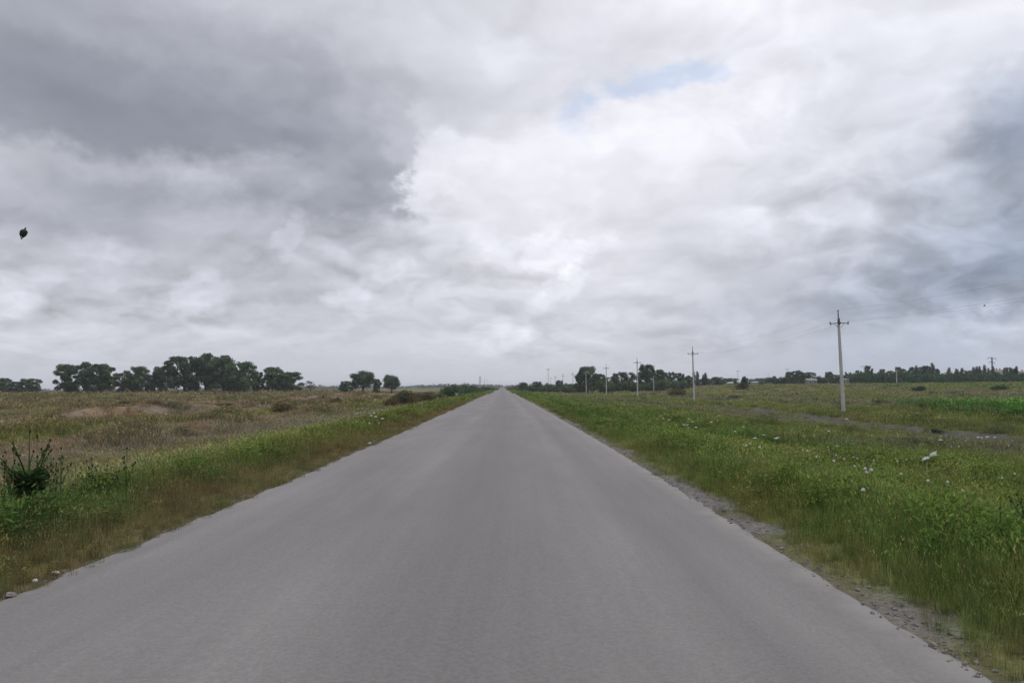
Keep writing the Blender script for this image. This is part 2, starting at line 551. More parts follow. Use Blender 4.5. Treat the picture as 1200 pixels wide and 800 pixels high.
# ------------------------------------------------------------------ grass (stuff: nobody could count it)
def blade(mb, x, y, h, w, lean, az, mi=0, curve=.5):
    px, py = math.cos(az), math.sin(az)
    qx, qy = -py, px
    l, r = [], []
    for k, t in enumerate((0, .4, .75)):
        o = lean * h * (t * (1 - curve) + t * t * curve)
        z = h * t * (1 - .25 * lean * t)
        ww = w * (1 - .75 * t * t) / 2
        l.append((x + px * o - qx * ww, y + py * o - qy * ww, z)); r.append((x + px * o + qx * ww, y + py * o + qy * ww, z))
    o = lean * h; tip = (x + px * o, y + py * o, h * (1 - .25 * lean))
    i = len(mb.v)
    mb.v += [l[0], r[0], l[1], r[1], l[2], r[2], tip]
    mb.f += [(i, i + 1, i + 3, i + 2), (i + 2, i + 3, i + 5, i + 4), (i + 4, i + 5, i + 6)]
    mb.mi += [mi] * 3
    return tip


PROTO = {}


def proto(coll, name, mb):
    o = bpy.data.objects.new(name, mb.mesh(name, [M_blade, M_seed, M_broad]))
    PROTO.setdefault(coll, bpy.data.collections.new(coll)).objects.link(o)


def tuft(n, rad, h0, h1, w, seeds=0, lean=.6):
    mb = MB()
    for i in range(n):
        a = random.uniform(0, 6.283); r = rad * math.sqrt(random.random())
        blade(mb, r * math.cos(a), r * math.sin(a), random.uniform(h0, h1), w * random.uniform(.7, 1.3), random.uniform(.1, lean), random.uniform(0, 6.283))
    for i in range(seeds):
        a = random.uniform(0, 6.283); r = rad * math.sqrt(random.random()); az = random.uniform(0, 6.283)
        t = blade(mb, r * math.cos(a), r * math.sin(a), random.uniform(h1, h1 * 1.25), w * .5, random.uniform(.1, .4), az)
        d = Vector((math.cos(az), math.sin(az), random.uniform(.5, 1.5))).normalized()
        for q in range(4):                                       # bristly ear
            s = d + Vector((random.uniform(-.25, .25), random.uniform(-.25, .25), random.uniform(-.1, .3)))
            e = Vector(t) + s * h1 * .13
            n_ = Vector((-d.y, d.x, 0)).normalized() * w * .45
            mb.quad((Vector(t) - n_, Vector(t) + n_, e), 1)
    return mb


def weed(n, rad, h, lw):
    mb = MB()
    for i in range(n):
        z = h * random.random() ** .8; a = random.uniform(0, 6.283); r = rad * (1 - .5 * z / h) * math.sqrt(random.random())
        c = Vector((r * math.cos(a), r * math.sin(a), z))
        d = Vector((math.cos(a), math.sin(a), random.uniform(-.2, .7))).normalized()
        s = d.cross(Vector((0, 0, 1))).normalized()
        l = lw * random.uniform(.7, 1.4)
        mb.quad((c, c + d * l * .5 + s * l * .22, c + d * l - Vector((0, 0, l * .15)), c + d * l * .5 - s * l * .22), 2)
    return mb


for i in range(5): proto("near_tufts", f"tuft_{i}", tuft(30, .42, .4, 1.0, .016, lean=.85))
for i in range(3): proto("near_tufts", f"tuft_{5 + i}", tuft(20, .42, .4, .9, .015, seeds=8, lean=.75))
for i in range(2): proto("near_tufts", f"tuft_{8 + i}", weed(90, .42, .95, .15))
for i in range(4): proto("mid_tufts", f"tuft_{i}", tuft(26, .55, .45, 1.0, .035, lean=.6))
for i in range(2): proto("mid_tufts", f"tuft_{4 + i}", tuft(18, .55, .45, .9, .035, seeds=7, lean=.55))
for i in range(2): proto("mid_tufts", f"tuft_{6 + i}", weed(80, .55, .95, .2))
for i in range(4): proto("far_tufts", f"tuft_{i}", tuft(26, .6, .4, 1.0, .06, lean=.6))


def scatter(name, label, coll, pts, rotz, sxy, sz, idx, tint):
    me = bpy.data.meshes.new(name)
    n = len(pts)
    me.vertices.add(n); me.vertices.foreach_set("co", pts.astype(np.float32).ravel())
    tilt = rng.normal(0, .08, (n, 2))
    rot = np.column_stack([tilt, rotz])
    a = me.attributes.new("rot", "FLOAT_VECTOR", "POINT"); a.data.foreach_set("vector", rot.astype(np.float32).ravel())
    a = me.attributes.new("scl", "FLOAT_VECTOR", "POINT"); a.data.foreach_set("vector", np.column_stack([sxy, sxy, sz]).astype(np.float32).ravel())
    a = me.attributes.new("pick", "INT", "POINT"); a.data.foreach_set("value", idx.astype(np.int32))
    a = me.attributes.new("tint", "FLOAT_COLOR", "POINT"); a.data.foreach_set("color", np.column_stack([tint, np.ones(n)]).astype(np.float32).ravel())
    o = obj(name, me)
    g = bpy.data.node_groups.new(name + "_scatter", "GeometryNodeTree")
    g.interface.new_socket("Geometry", in_out="INPUT", socket_type="NodeSocketGeometry")
    g.interface.new_socket("Geometry", in_out="OUTPUT", socket_type="NodeSocketGeometry")
    N = g.nodes.new
    gi, go, iop, ci = N("NodeGroupInput"), N("NodeGroupOutput"), N("GeometryNodeInstanceOnPoints"), N("GeometryNodeCollectionInfo")
    ci.inputs["Collection"].default_value = PROTO[coll]
    ci.inputs["Separate Children"].default_value = True
    ci.inputs["Reset Children"].default_value = True
    iop.inputs["Pick Instance"].default_value = True

    def na(t, nm):
        q = N("GeometryNodeInputNamedAttribute"); q.data_type = t; q.inputs["Name"].default_value = nm
        return q.outputs["Attribute"]
    er = N("FunctionNodeEulerToRotation")
    ln = g.links.new
    ln(na("FLOAT_VECTOR", "rot"), er.inputs[0]); ln(er.outputs[0], iop.inputs["Rotation"])
    ln(na("FLOAT_VECTOR", "scl"), iop.inputs["Scale"])
    ln(na("INT", "pick"), iop.inputs["Instance Index"])
    ln(gi.outputs[0], iop.inputs["Points"]); ln(ci.outputs[0], iop.inputs["Instance"]); ln(iop.outputs[0], go.inputs[0])
    md = o.modifiers.new("scatter", "NODES"); md.node_group = g
    return tag(o, label, "grass", kind="stuff")


def sow(y0, y1, dens, side, wide, gain=1.0):
    """points on one side of the road in the band y0..y1"""
    w1 = .68 * y1 + wide
    n = int(dens * (y1 - y0) * w1)
    y = y0 + (y1 - y0) * rng.random(n)
    x = w1 * rng.random(n)
    x = np.where(side > 0, WR + x - .15, -WL - x + .14) + shift(y)
    keep = np.abs(x) < .68 * y + wide
    x, y = x[keep], y[keep]
    _, h, d, col = cover(x, y)
    r_ = np.hypot(x + 7.15, (y - 12.4) * .7)
    h = h * (1 - .55 * (1 - ss(.6, 1.9, r_))); d = d * ss(.25, .6, r_)
    keep = rng.random(len(x)) < d
    x, y, col, h = x[keep], y[keep], col[keep], h[keep]
    z = height(x, y) - .01
    j = np.exp(rng.normal(0, .22, (len(x), 1))) * (1 + rng.normal(0, .07, (len(x), 3)))
    return np.column_stack([x, y, z]), np.clip(col * j * gain, .005, .5), h * rng.uniform(.65, 1.3, len(x)), x, y


def plant(name, label, coll, bands, side, kinds, weights, sxy):
    P, T, H, S = [], [], [], []
    for y0, y1, dens, wide, s in bands:
        p_, t_, h_, x_, y_ = sow(y0, y1, dens, side, wide, 1.65 if side > 0 else 1.6)
        P.append(p_); T.append(t_); H.append(h_); S.append(np.full(len(p_), s))
    P, T, H, S = map(np.concatenate, (P, T, H, S))
    n = len(P)
    # dead straw and darker species stand here and there
    dead = rng.random(n) < .09 + .16 * (fbm(P[:, 0] / 2.5, P[:, 1] / 3.5, 42) > .58)
    T[dead] = .35 * T[dead] + .65 * ST * 1.35
    dk = (~dead) & (rng.random(n) < .14)
    T[dk] = T[dk] * C(.62, .74, .7)
    # weeds come in patches; ears prefer the yellow patches
    wn = fbm(P[:, 0] / 1.6, P[:, 1] / 2.2, 41)
    idx = rng.choice(kinds, n, p=weights)
    nw = kinds[-2]
    idx = np.where((idx >= nw) & (wn < .52), rng.integers(0, 4, n), idx)
    print(name, n)
    return scatter(name, label, coll, P, rng.uniform(0, 6.283, n), S * H * rng.uniform(.85, 1.25, n), H, idx, T)


wn = [.08] * 5 + [.14] * 3 + [.09] * 2
wm = [.15] * 4 + [.12] * 2 + [.08] * 2
for side, nm in ((1, "right"), (-1, "left")):
    txt = {1: ("tall yellow green grass with pale ears on the right verge", "rough olive grass of the right field towards the poles", "far pasture grass on the right reaching the hedge"),
           -1: ("green weedy grass with a reddish dry fringe on the left verge", "dry brown and olive grass of the left field", "far pasture grass on the left reaching the tree clump")}[side]
    plant("verge_grass", txt[0], "near_tufts", [(2, 9, 130, 3.0, .9), (9, 16, 90, 3.0, 1.0), (16, 30, 42, 3.0, 1.3)], side, list(range(10)), wn, 1)
    plant("field_grass", txt[1], "mid_tufts", [(30, 55, 16, 5, 1.5), (55, 100, 7, 8, 2.2)], side, list(range(8)), wm, 1)
    plant("pasture_grass", txt[2], "far_tufts", [(100, 200, 1.8, 10, 4.0), (200, 420, .4, 10, 7)], side, list(range(4)), [.25] * 4, 1)

# loose grit along the road edges
mbs = MB()
for i in range(6):
    o_ = MB(); o_.blob((0, 0, 0), (1, .8, .6), 6, 4, .25)
    me = o_.mesh("pebble", M_grit)
    oo = bpy.data.objects.new(f"pebble_{i}", me)
    PROTO.setdefault("pebbles", bpy.data.collections.new("pebbles")).objects.link(oo)
n = 5200
y = 3 + 42 * rng.random(n) ** 1.4
sd = rng.random(n) < .8
e = np.where(sd, rng.gamma(2.0, .22, n) - .12, rng.gamma(1.5, .12, n) - .06)
x = np.where(sd, WR + e, -WL - e) + shift(y)
s = rng.gamma(1.6, .0042, n) + .003
P = np.column_stack([x, y, np.maximum(height(x, y), np.where(e < .05, .012, -9)) + s * .3])
g = scatter("gravel", "loose grey grit and pebbles strewn along the road edges", "pebbles", P, rng.uniform(0, 6, n), s, s, rng.integers(0, 6, n), np.full((n, 3), .2))
g["category"] = "gravel"


# ------------------------------------------------------------------ trees and bushes
def crown_mesh(name, mat, lobes, n, size):
    """thousands of small leaf faces through the volume of the lobes"""
    vol = np.array([l[1][0] * l[1][1] * l[1][2] for l in lobes]) ** .7
    vol /= vol.sum()
    k = rng.choice(len(lobes), n, p=vol)
    c = np.array([l[0] for l in lobes])[k]; r = np.array([l[1] for l in lobes])[k]
    d = rng.normal(size=(n, 3)); d /= np.linalg.norm(d, axis=1)[:, None]
    q = (rng.random(n) ** .35)[:, None] * rng.uniform(.85, 1.12, (n, 1))
    p = c + d * r * q
    nrm = d + rng.normal(0, .55, (n, 3)); nrm /= np.linalg.norm(nrm, axis=1)[:, None]
    t = np.cross(nrm, rng.normal(size=(n, 3))); t /= np.linalg.norm(t, axis=1)[:, None]
    w = np.cross(nrm, t)
    s = (size * rng.uniform(.6, 1.35, n))[:, None]
    v = np.stack([p - t * s * .5, p + w * s * .33 - nrm * s * .06, p + t * s * .5, p - w * s * .33 - nrm * s * .06], 1)
    me = bpy.data.meshes.new(name)
    me.vertices.add(n * 4); me.vertices.foreach_set("co", v.astype(np.float32).ravel())
    me.loops.add(n * 4); me.loops.foreach_set("vertex_index", np.arange(n * 4, dtype=np.int32))
    me.polygons.add(n); me.polygons.foreach_set("loop_start", np.arange(n, dtype=np.int32) * 4)
    me.materials.append(mat); me.update(calc_edges=True)
    return me


def round_lobes(w=.8, base=.05, n=22):
    L = []
    lean = random.uniform(-.06, .06)
    for i in range(n):
        t = (i + .5) / n
        z = base + .06 + (.90 - base) * t ** .9
        env = max(1 - ((z - .50) / .52) ** 2, .03) ** .5
        a = i * 2.4 + random.uniform(-.6, .6)
        q = w / 2 * env * random.uniform(.45, .84)
        s = random.uniform(.085, .155) * (1.1 - .25 * t)
        L.append(((q * math.cos(a) + lean * z, q * math.sin(a), min(z, 1 - s)), (s * random.uniform(.9, 1.25), s * random.uniform(.9, 1.25), s * random.uniform(.75, 1.05))))
    L.append(((lean, 0, .89), (.12, .12, .10)))
    L.append(((0, 0, .52), (w * .20, w * .20, .36)))
    return L


def poplar_lobes():
    L = []
    for i in range(9):
        t = i / 8
        r = .105 * (1 if .1 < t < .7 else (.8 if t < .5 else 1 - 1.6 * (t - .7)))
        L.append(((random.uniform(-.02, .02), random.uniform(-.02, .02), .1 + .83 * t), (r, r, .10)))
    return L


def bush_lobes(w=1.5):
    L = []
    for i in range(9):
        a = i * 2.4; q = w * .5 * random.uniform(.15, .72)
        s = random.uniform(.26, .42)
        L.append(((q * math.cos(a), q * math.sin(a), random.uniform(.2, 1 - s)), (s, s, s * .9)))
    return L


def trunk_mesh(lobes, r=.028, top=.75):
    mb = MB()
    pts = [(0, 0, -.06), (.004, 0, .1), (-.008, .006, .3), (.006, -.004, .5), (0, 0, top)]
    mb.tube(pts, [r * 1.25, r, r * .8, r * .55, r * .15], 8)
    for c, rr in lobes[::2]:
        z0 = max(.12, c[2] * .55)
        m_ = (c[0] * .45, c[1] * .45, (z0 + c[2]) / 2 + .02)
        mb.tube([(0, 0, z0), m_, c], [r * .45, r * .3, r * .08], 5)
    return mb.mesh("trunk", M_bark, True)


KIND = {}


def make_kind(key, mat, lobefn, nvar, nleaf, size, trunk=True, r=.028):
    for i in range(nvar):
        L = lobefn()
        KIND.setdefault(key, []).append((crown_mesh("crown", mat, L, nleaf, size), trunk_mesh(L, r) if trunk else None))


make_kind("oak", M_leafA, lambda: round_lobes(.95), 5, 6500, .05)
make_kind("lollipop", M_leafA, lambda: [((0, 0, .56), (.33, .33, .38))] + [((.27 * math.cos(q * 2.4), .27 * math.sin(q * 2.4), .30 + .05 * q), (.14, .14, .13)) for q in range(11)], 2, 5200, .048, r=.035)
make_kind("willow", M_leafB, lambda: round_lobes(1.0, .0), 3, 5200, .05)
make_kind("poplar", M_leafC, poplar_lobes, 3, 1700, .04, r=.018)
make_kind("hedge", M_leafD, bush_lobes, 4, 2200, .11, r=.05)
make_kind("scrub", M_leafE, bush_lobes, 3, 1500, .10, r=.04)
make_kind("thicket", M_leafA, bush_lobes, 3, 2000, .11, r=.05)
make_kind("sapling", M_leafE, lambda: round_lobes(.7, .3, 8), 1, 420, .06, r=.02)
for k, v in list(KIND.items()):                       # natural widths of the unit shapes
    ws = []
    for cm, _ in v:
        co = np.empty(len(cm.vertices) * 3, np.float32); cm.vertices.foreach_get("co", co); co = co.reshape(-1, 3)
        ws.append((np.percentile(co[:, 0], 98.5) - np.percentile(co[:, 0], 1.5), np.percentile(co[:, 2], 99.7)))
    KIND[k] = (v, ws)
def depth_of(px, py, plant_h):
    d = ray(px, py); k = -d.z / d.y
    D = 30.0
    for _ in range(30):
        X = d.x / d.y * D
        D = .5 * D + .5 * min((EYE - hz(X, D) - plant_h) / max(k, .006), 220)
    return d.x / d.y * D, D


_count = {}
NT = {"oak": "broadleaf_tree", "lollipop": "broadleaf_tree", "willow": "willow_tree", "poplar": "poplar_tree", "hedge": "bush", "thicket": "bush", "scrub": "bush", "sapling": "sapling"}
CT = {"broadleaf_tree": "tree", "willow_tree": "tree", "poplar_tree": "tree", "bush": "bush", "sapling": "tree"}


def tree(kind, x0, x1, ytop, depth, label, group=None, ybase=None, rz=None):
    """a tree or bush filling picture columns x0..x1, its top at row ytop, standing at the given depth"""
    v, ws = KIND[kind]
    i = _count.get(kind, 0); _count[kind] = i + 1
    j = i % len(v)
    X, Y = at((x0 + x1) / 2, depth)
    d = ray((x0 + x1) / 2, ytop)
    ztop = EYE + d.z / d.y * depth
    z = hz(X, Y)
    H = max(ztop - z, .3) / ws[j][1]
    W = (x1 - x0) / F * depth / ws[j][0]
    t = thing(NT[kind], label, CT[NT[kind]], (X, Y, z), rz if rz is not None else random.uniform(0, 6.28), group, (W, W, H))
    obj("crown", v[j][0], t)
    if v[j][1]: obj("trunk", v[j][1], t)
    return t


G = "trees of the clump on the left horizon"
for a in [("oak", -6, 14, 443, 330, "dark rounded tree cut off by the left edge of the photo"),
          ("oak", 13, 27, 447, 330, "small dark tree just right of the one at the left edge"),
          ("oak", 24, 46, 443.5, 325, "low broad dark tree, third from the left edge, before a gap of sky"),
          ("oak", 66, 90, 427, 290, "leafy tree at the left end of the pair standing free of the clump"),
          ("oak", 86, 110, 424.5, 296, "tree squeezed into the middle of the free standing trio on the left"),
          ("oak", 105, 133, 426.5, 286, "darkest tree at the right end of the free standing trio on the left"),
          ("willow", 132, 156, 437, 300, "pale low willow at the left end of the long tree clump"),
          ("oak", 149, 175, 429.5, 296, "round tree behind the pale willow at the left of the clump"),
          ("willow", 170, 184, 439, 305, "thin pale willow filling the dip in the left part of the clump"),
          ("oak", 179, 201, 429.5, 298, "narrow dark tree left of the tallest crowns of the clump"),
          ("oak", 196, 236, 418, 288, "big broad tree forming the left shoulder of the tallest crowns"),
          ("oak", 226, 255, 414.5, 294, "tallest tree of the clump on the left horizon"),
          ("oak", 244, 280, 417, 290, "broad dark tree just right of the tallest one"),
          ("oak", 273, 301, 424, 286, "dark tree with gaps of sky on its left, right shoulder of the clump"),
          ("willow", 294, 309, 435.5, 300, "pale low tree before the last gap in the clump"),
          ("oak", 308, 331, 430, 300, "feathery tree right of the last gap in the clump"),
          ("oak", 324, 353, 436, 296, "low spreading tree at the right end of the clump"),
          ("oak", 398, 412, 446.5, 330, "small bushy tree left of the lone round tree"),
          ("lollipop", 412, 439, 434.5, 320, "lone round tree in the open left of the road, larger of two"),
          ("oak", 437, 446, 444, 325, "thin upright small tree between the two lone round trees"),
          ("lollipop", 450, 468, 439, 330, "lone egg shaped tree nearest the road on the left horizon")]:
    tree(*a, group=G if a[1] < 360 else "lone trees left of the road")
tree("sapling", 358, 369, 446, 300, "wispy half bare sapling right of the tree clump")
G = "bushes on the left side of the road"
for a in [("scrub", 462, 489, 457, 112, "olive bush on the left verge beside a smaller dark bush"),
          ("scrub", 450, 468, 465, 105, "low dark bush at the foot of the olive bush on the left"),
          ("scrub", 490, 512, 458.5, 135, "wide low bush between the olive bush and the roadside thicket"),
          ("scrub", 508, 522, 461, 150, "small bush just left of the roadside thicket"),
          ("thicket", 520, 543, 450.5, 172, "dark thicket behind the white marker post"),
          ("thicket", 538, 555, 450, 205, "dark bush behind the thicket by the marker post"),
          ("thicket", 551, 565, 451.5, 250, "bush in front of the far lattice tower"),
          ("thicket", 562, 574, 452.5, 320, "bush right of the far lattice tower"),
          ("thicket", 571, 583, 454, 420, "farthest tiny bush on the left where the road ends"),
          ("scrub", 319, 345, 470, 84, "grey green bush alone on the brown bank on the left"),
          ("scrub", 96, 112, 480, 78, "dark tuft of scrub on the left brown bank by the bare earth"),
          ("scrub", 140, 153, 479, 76, "small dark scrub bush on top of the brown bank"),
          ("scrub", 386, 400, 465, 120, "low scrub bush on the far part of the brown bank"),
          ("scrub", 255, 275, 472, 98, "flat scrub bush in the middle of the brown bank")]:
    tree(*a, group=G)
G = "trees and bushes along the right side of the far road"
for a in [("thicket", 594, 607, 452.5, 420, "faint low bush at the right end of the road"),
          ("oak", 606, 619, 448, 340, "round tree nearest the far end of the road on the right"),
          ("thicket", 616, 630, 451.5, 330, "low bush right of the round tree at the road end"),
          ("oak", 624, 635, 447, 345, "small round tree second from the far road end"),
          ("thicket", 632, 652, 450.5, 330, "wide low bush behind the far small poles"),
          ("oak", 651, 660, 445.5, 340, "small round tree between two thin far poles"),
          ("thicket", 657, 676, 449, 320, "low bush left of the big dark double crowned tree"),
          ("oak", 674, 686, 438, 300, "lower left crown against the big dark tree right of the road"),
          ("oak", 678, 700, 429.5, 300, "big dark tree behind the fifth pole, tallest right of the road"),
          ("oak", 696, 711, 438, 310, "medium round tree right of the big dark tree"),
          ("willow", 708, 726, 441, 315, "grey green low tree behind the fourth pole"),
          ("willow", 718, 746, 436, 320, "broad grey green tree left of the third pole"),
          ("oak", 749, 768, 427, 312, "tall dark tree right behind the third pole"),
          ("oak", 764, 780, 433, 315, "dark tree on the right flank of the tall one behind the third pole"),
          ("willow", 777, 793, 436, 325, "grey green round tree in the middle of the right wood"),
          ("willow", 790, 804, 437, 325, "grey green round tree at the right end of the middle wood"),
          ("oak", 803, 813, 440, 320, "small dark tree left of the second pole"),
          ("thicket", 700, 722, 446, 300, "dark undergrowth bush below the fourth pole"),
          ("thicket", 730, 752, 446, 298, "dark undergrowth bush left of the third pole foot"),
          ("thicket", 756, 782, 445, 296, "dark undergrowth bush right of the third pole foot"),
          ("thicket", 784, 808, 446, 300, "dark undergrowth bush left of the second pole foot"),
          ("scrub", 783, 803, 455, 190, "low green thicket in the field left of the second pole"),
          ("poplar", 811.5, 815.5, 434.5, 380, "slim poplar directly behind the second pole, left of a pair"),
          ("poplar", 815.5, 819.5, 434.8, 380, "slim poplar right of the second pole, right of a pair"),
          ("poplar", 822.5, 825.5, 438.5, 390, "short poplar left of a close pair further from the second pole"),
          ("poplar", 824.5, 829, 436.7, 390, "pointed poplar right of a close pair further from the second pole"),
          ("oak", 818, 834, 443, 400, "low tree under the close pair of poplars"),
          ("oak", 832, 849, 441.5, 405, "rounded low tree left of the small white house"),
          ("oak", 846, 864, 443, 430, "rounded low tree behind the small white house"),
          ("scrub", 863, 877, 446, 250, "bushy green shrub in the field right of the white house"),
          ("lollipop", 869, 876.5, 441, 250, "small tree rising from the shrub right of the white house"),
          ("hedge", 876, 893, 444, 560, "pale far bush left of the low white shed"),
          ("oak", 884, 902, 443, 570, "faint far tree above the low white shed")]:
    tree(*a, group=G)
G = "trees of the long hedge on the right horizon"
for a in [("hedge", 901, 914, 442, 420, "bush at the left end of the long right hedge"),
          ("oak", 905, 910, 440.5, 425, "tiny pointed tree at the left end of the long right hedge"),
          ("hedge", 912, 926, 441.5, 415, "second bush from the left end of the long right hedge"),
          ("oak", 921, 931, 435.5, 410, "round tree left of two joined crowns beside the slanted white roof"),
          ("oak", 928, 942, 434, 408, "broad tree, middle of the crowns left of the nearest pole"),
          ("oak", 938, 955, 436, 408, "tree sloping down to the slanted white roof"),
          ("hedge", 956, 970, 440.5, 405, "dark bush just right of the slanted white roof"),
          ("oak", 967, 977, 435.5, 412, "ragged tree left of the nearest pole"),
          ("oak", 974, 987, 439, 405, "low tree partly behind the nearest pole"),
          ("poplar", 990, 994, 435.5, 420, "first small poplar right of the nearest pole"),
          ("poplar", 995, 999, 436, 420, "second small poplar right of the nearest pole"),
          ("oak", 1002, 1010, 434, 415, "rounded tree left of the square topped tree"),
          ("oak", 1013, 1022.5, 428.5, 410, "square topped dark tree beside the white pole in the hedge"),
          ("oak", 1020, 1031, 437, 412, "low tree right of the square topped tree"),
          ("oak", 1029, 1038, 432.5, 412, "pointed tree midway between the square topped one and the white post"),
          ("oak", 1039, 1050, 434.5, 412, "low crown just left of the white post in front of the hedge"),
          ("oak", 1049, 1057, 430, 410, "tree top directly behind the white post"),
          ("oak", 1055, 1063, 432, 412, "tree first right of the white post"),
          ("oak", 1062, 1068, 434, 414, "small tree second right of the white post"),
          ("oak", 1066, 1074, 430, 410, "tree third right of the white post"),
          ("poplar", 1071.5, 1076.5, 428, 410, "pointed poplar left of a broad crown in the right hedge"),
          ("oak", 1075, 1084, 430, 410, "broad crown between two pointed tops in the right hedge"),
          ("oak", 1081, 1091, 428.5, 408, "wide tree left of the tallest poplar"),
          ("poplar", 1091, 1096.5, 425, 405, "tallest poplar of the right hedge"),
          ("oak", 1095, 1102, 432, 410, "small tree on the right flank of the tallest poplar"),
          ("poplar", 1110, 1115, 430.5, 410, "lone narrow poplar right of a gap after the tallest poplar"),
          ("poplar", 1119, 1125, 432, 412, "thick short poplar, first of two right of the lone narrow one"),
          ("poplar", 1125, 1130.5, 431.2, 412, "thick short poplar, second of two right of the lone narrow one"),
          ("oak", 1131, 1141, 434, 414, "low rounded tree left of the poplar row"),
          ("poplar", 1139, 1144.5, 430, 410, "first poplar of the row left of the dark pylon"),
          ("poplar", 1143, 1148, 429.3, 410, "second poplar of the row left of the dark pylon"),
          ("poplar", 1147, 1151, 429, 408, "third poplar of the row left of the dark pylon"),
          ("poplar", 1151.5, 1156.5, 427.5, 408, "tallest poplar of the row left of the dark pylon"),
          ("poplar", 1157, 1161, 431, 412, "short poplar nearest the dark pylon on its left"),
          ("poplar", 1162, 1166.5, 429, 404, "poplar standing right against the dark pylon"),
          ("oak", 1177, 1186, 430.5, 408, "round tree in front of the red roofed building"),
          ("oak", 1184, 1193, 432, 408, "low round tree right of the one before the red roofed building"),
          ("poplar", 1189, 1194, 429, 406, "poplar at the right edge beside the red roofed building")]:
    tree(*a, group=G)
G2_ = "low bushes in the long dark hedge"
px = 985
while px < 1212:
    w_ = random.uniform(12, 18)
    tree("hedge", px, px + w_, random.uniform(436.2, 438.8), random.uniform(385, 400), "dark green bush in the long low hedge below the poplars on the right horizon", group=G2_)
    px += w_ * .62

G = "low shrubs dotted over the right field"
for x_, y0, w_, h_, lb in [(1075, 459, 13, 7, "dark shrub in the right field below the tallest poplar"), (1094, 462, 10, 4, "small low shrub right of the dark one below the tallest poplar"),
                           (1170, 458, 16, 7, "green shrub in the right field below the dark pylon"), (1118, 463, 10, 4, "tiny shrub in the field below the lone narrow poplar"),
                           (1160, 491, 12, 5, "dark tuft of shrub between the dirt track and the tall green crop"), (1193, 492, 14, 5, "dark low shrub at the right edge beyond the dirt track"),
                           (1027, 474, 12, 5, "brown shrub right of the nearest pole, left of a close pair"), (1043, 475, 11, 5, "brown shrub right of the nearest pole, right of a close pair"),
                           (917, 474, 12, 5, "brownish shrub in the field left of the nearest pole"), (1012, 473, 9, 4, "small shrub just right of the nearest pole"),
                           (941, 470, 11, 4, "low shrub midway in the field between second and nearest pole"), (858, 468, 12, 5, "low shrub in the field right of the second pole"),
                           (1082, 483, 11, 5, "low shrub in the yellow strip before the tall green crop"), (1096, 508, 14, 5, "green clump growing on the dirt track")]:
    _, D_ = depth_of(x_, y0, 0)
    tree("scrub" if "brown" in lb else "thicket", x_ - w_ / 2, x_ + w_ / 2, y0 - h_, D_, lb, G)

# far-off woods that read as one mass along the horizon
lobes = []
for i in range(520):
    az = rng.uniform(-40, 36); dd = rng.uniform(1500, 2600)
    X, Y = dd * math.tan(R(az)), dd
    h_ = rng.uniform(3.0, 6.5) * (0.6 + .8 * vnoise(np.array(az / 2.2), np.array(3.3)))
    lobes.append(((X, Y, .6 + h_ * .4), (rng.uniform(12, 40), 12, h_)))
o = obj("distant_woods", crown_mesh("distant_woods", M_far, lobes, 26000, 5.0))
tag(o, "faint grey green strip of far woods along the whole horizon", "woods", kind="stuff")


# ------------------------------------------------------------------ power line poles
def pole_meshes():
    H = 7.9
    sh = MB()
    n0, n1 = .145, .082
    for z0, z1, a, b_ in ((-.5, H, n0, n1),):
        i = len(sh.v)
        for z, r_ in ((z0, a), (z1, b_)):
            for x_, y_ in ((-1, -.8), (-.8, -1), (.8, -1), (1, -.8), (1, .8), (.8, 1), (-.8, 1), (-1, .8)):
                sh.v.append((x_ * r_, y_ * r_ * .95, z))
        for j in range(8):
            sh.f.append((i + j, i + (j + 1) % 8, i + 8 + (j + 1) % 8, i + 8 + j)); sh.mi.append(0)
        sh.f.append(tuple(range(i + 8, i + 16))); sh.mi.append(0)
    pin = MB(); pin.box((0, 0, H + .28), (.075, .075, .56)); pin.box((0, -.105, H - .2), (.16, .04, .5))
    arm = MB()
    pts = [(-.78, 0, 7.42), (-.60, 0, 7.52), (-.3, 0, 7.57), (.3, 0, 7.57), (.60, 0, 7.52), (.78, 0, 7.42)]
    arm.tube([(p_[0], -.14, p_[2]) for p_ in pts], .035, 6)
    arm.box((0, -.12, 7.57), (.26, .1, .16))
    arm.tube([(-.42, -.14, 7.54), (-.11, -.13, 7.2)], .022, 5); arm.tube([(.42, -.14, 7.54), (.11, -.13, 7.2)], .022, 5)
    ins = MB()
    ins.tube([(0, 0, -.02), (0, 0, .1)], .016, 6)
    ins.tube([(0, 0, .08), (0, 0, .12), (0, 0, .15), (0, 0, .19), (0, 0, .22)], [.075, .085, .055, .06, .03], 8)
    return sh.mesh("shaft", M_conc), pin.mesh("top_pin", M_steel), arm.mesh("crossarm", M_steel), ins.mesh("insulator", M_glass, True)


PM = pole_meshes()
ATT = [(-.74, -.14, 7.46), (0, 0, 8.46), (.74, -.14, 7.46)]      # insulator feet


def concrete_pole(X, Y, label, lean=(0, 0), s=1.0, dark=False):
    z = hz(X, Y)
    t = thing("power_pole", label, "power pole", (X, Y, z), 0, "concrete power poles in a row along the dirt track", (s, s, s), (R(lean[1]), R(lean[0]), -.03))
    obj("shaft", PM[0], t); obj("top_pin", PM[1], t); obj("crossarm", PM[2], t)
    for a in ATT:
        i = obj("insulator", PM[3], t); i.location = a
    M_ = Matrix.LocRotScale(t.location, t.rotation_euler, t.scale)
    return [M_ @ (Vector(a) + Vector((0, 0, .2))) for a in ATT]


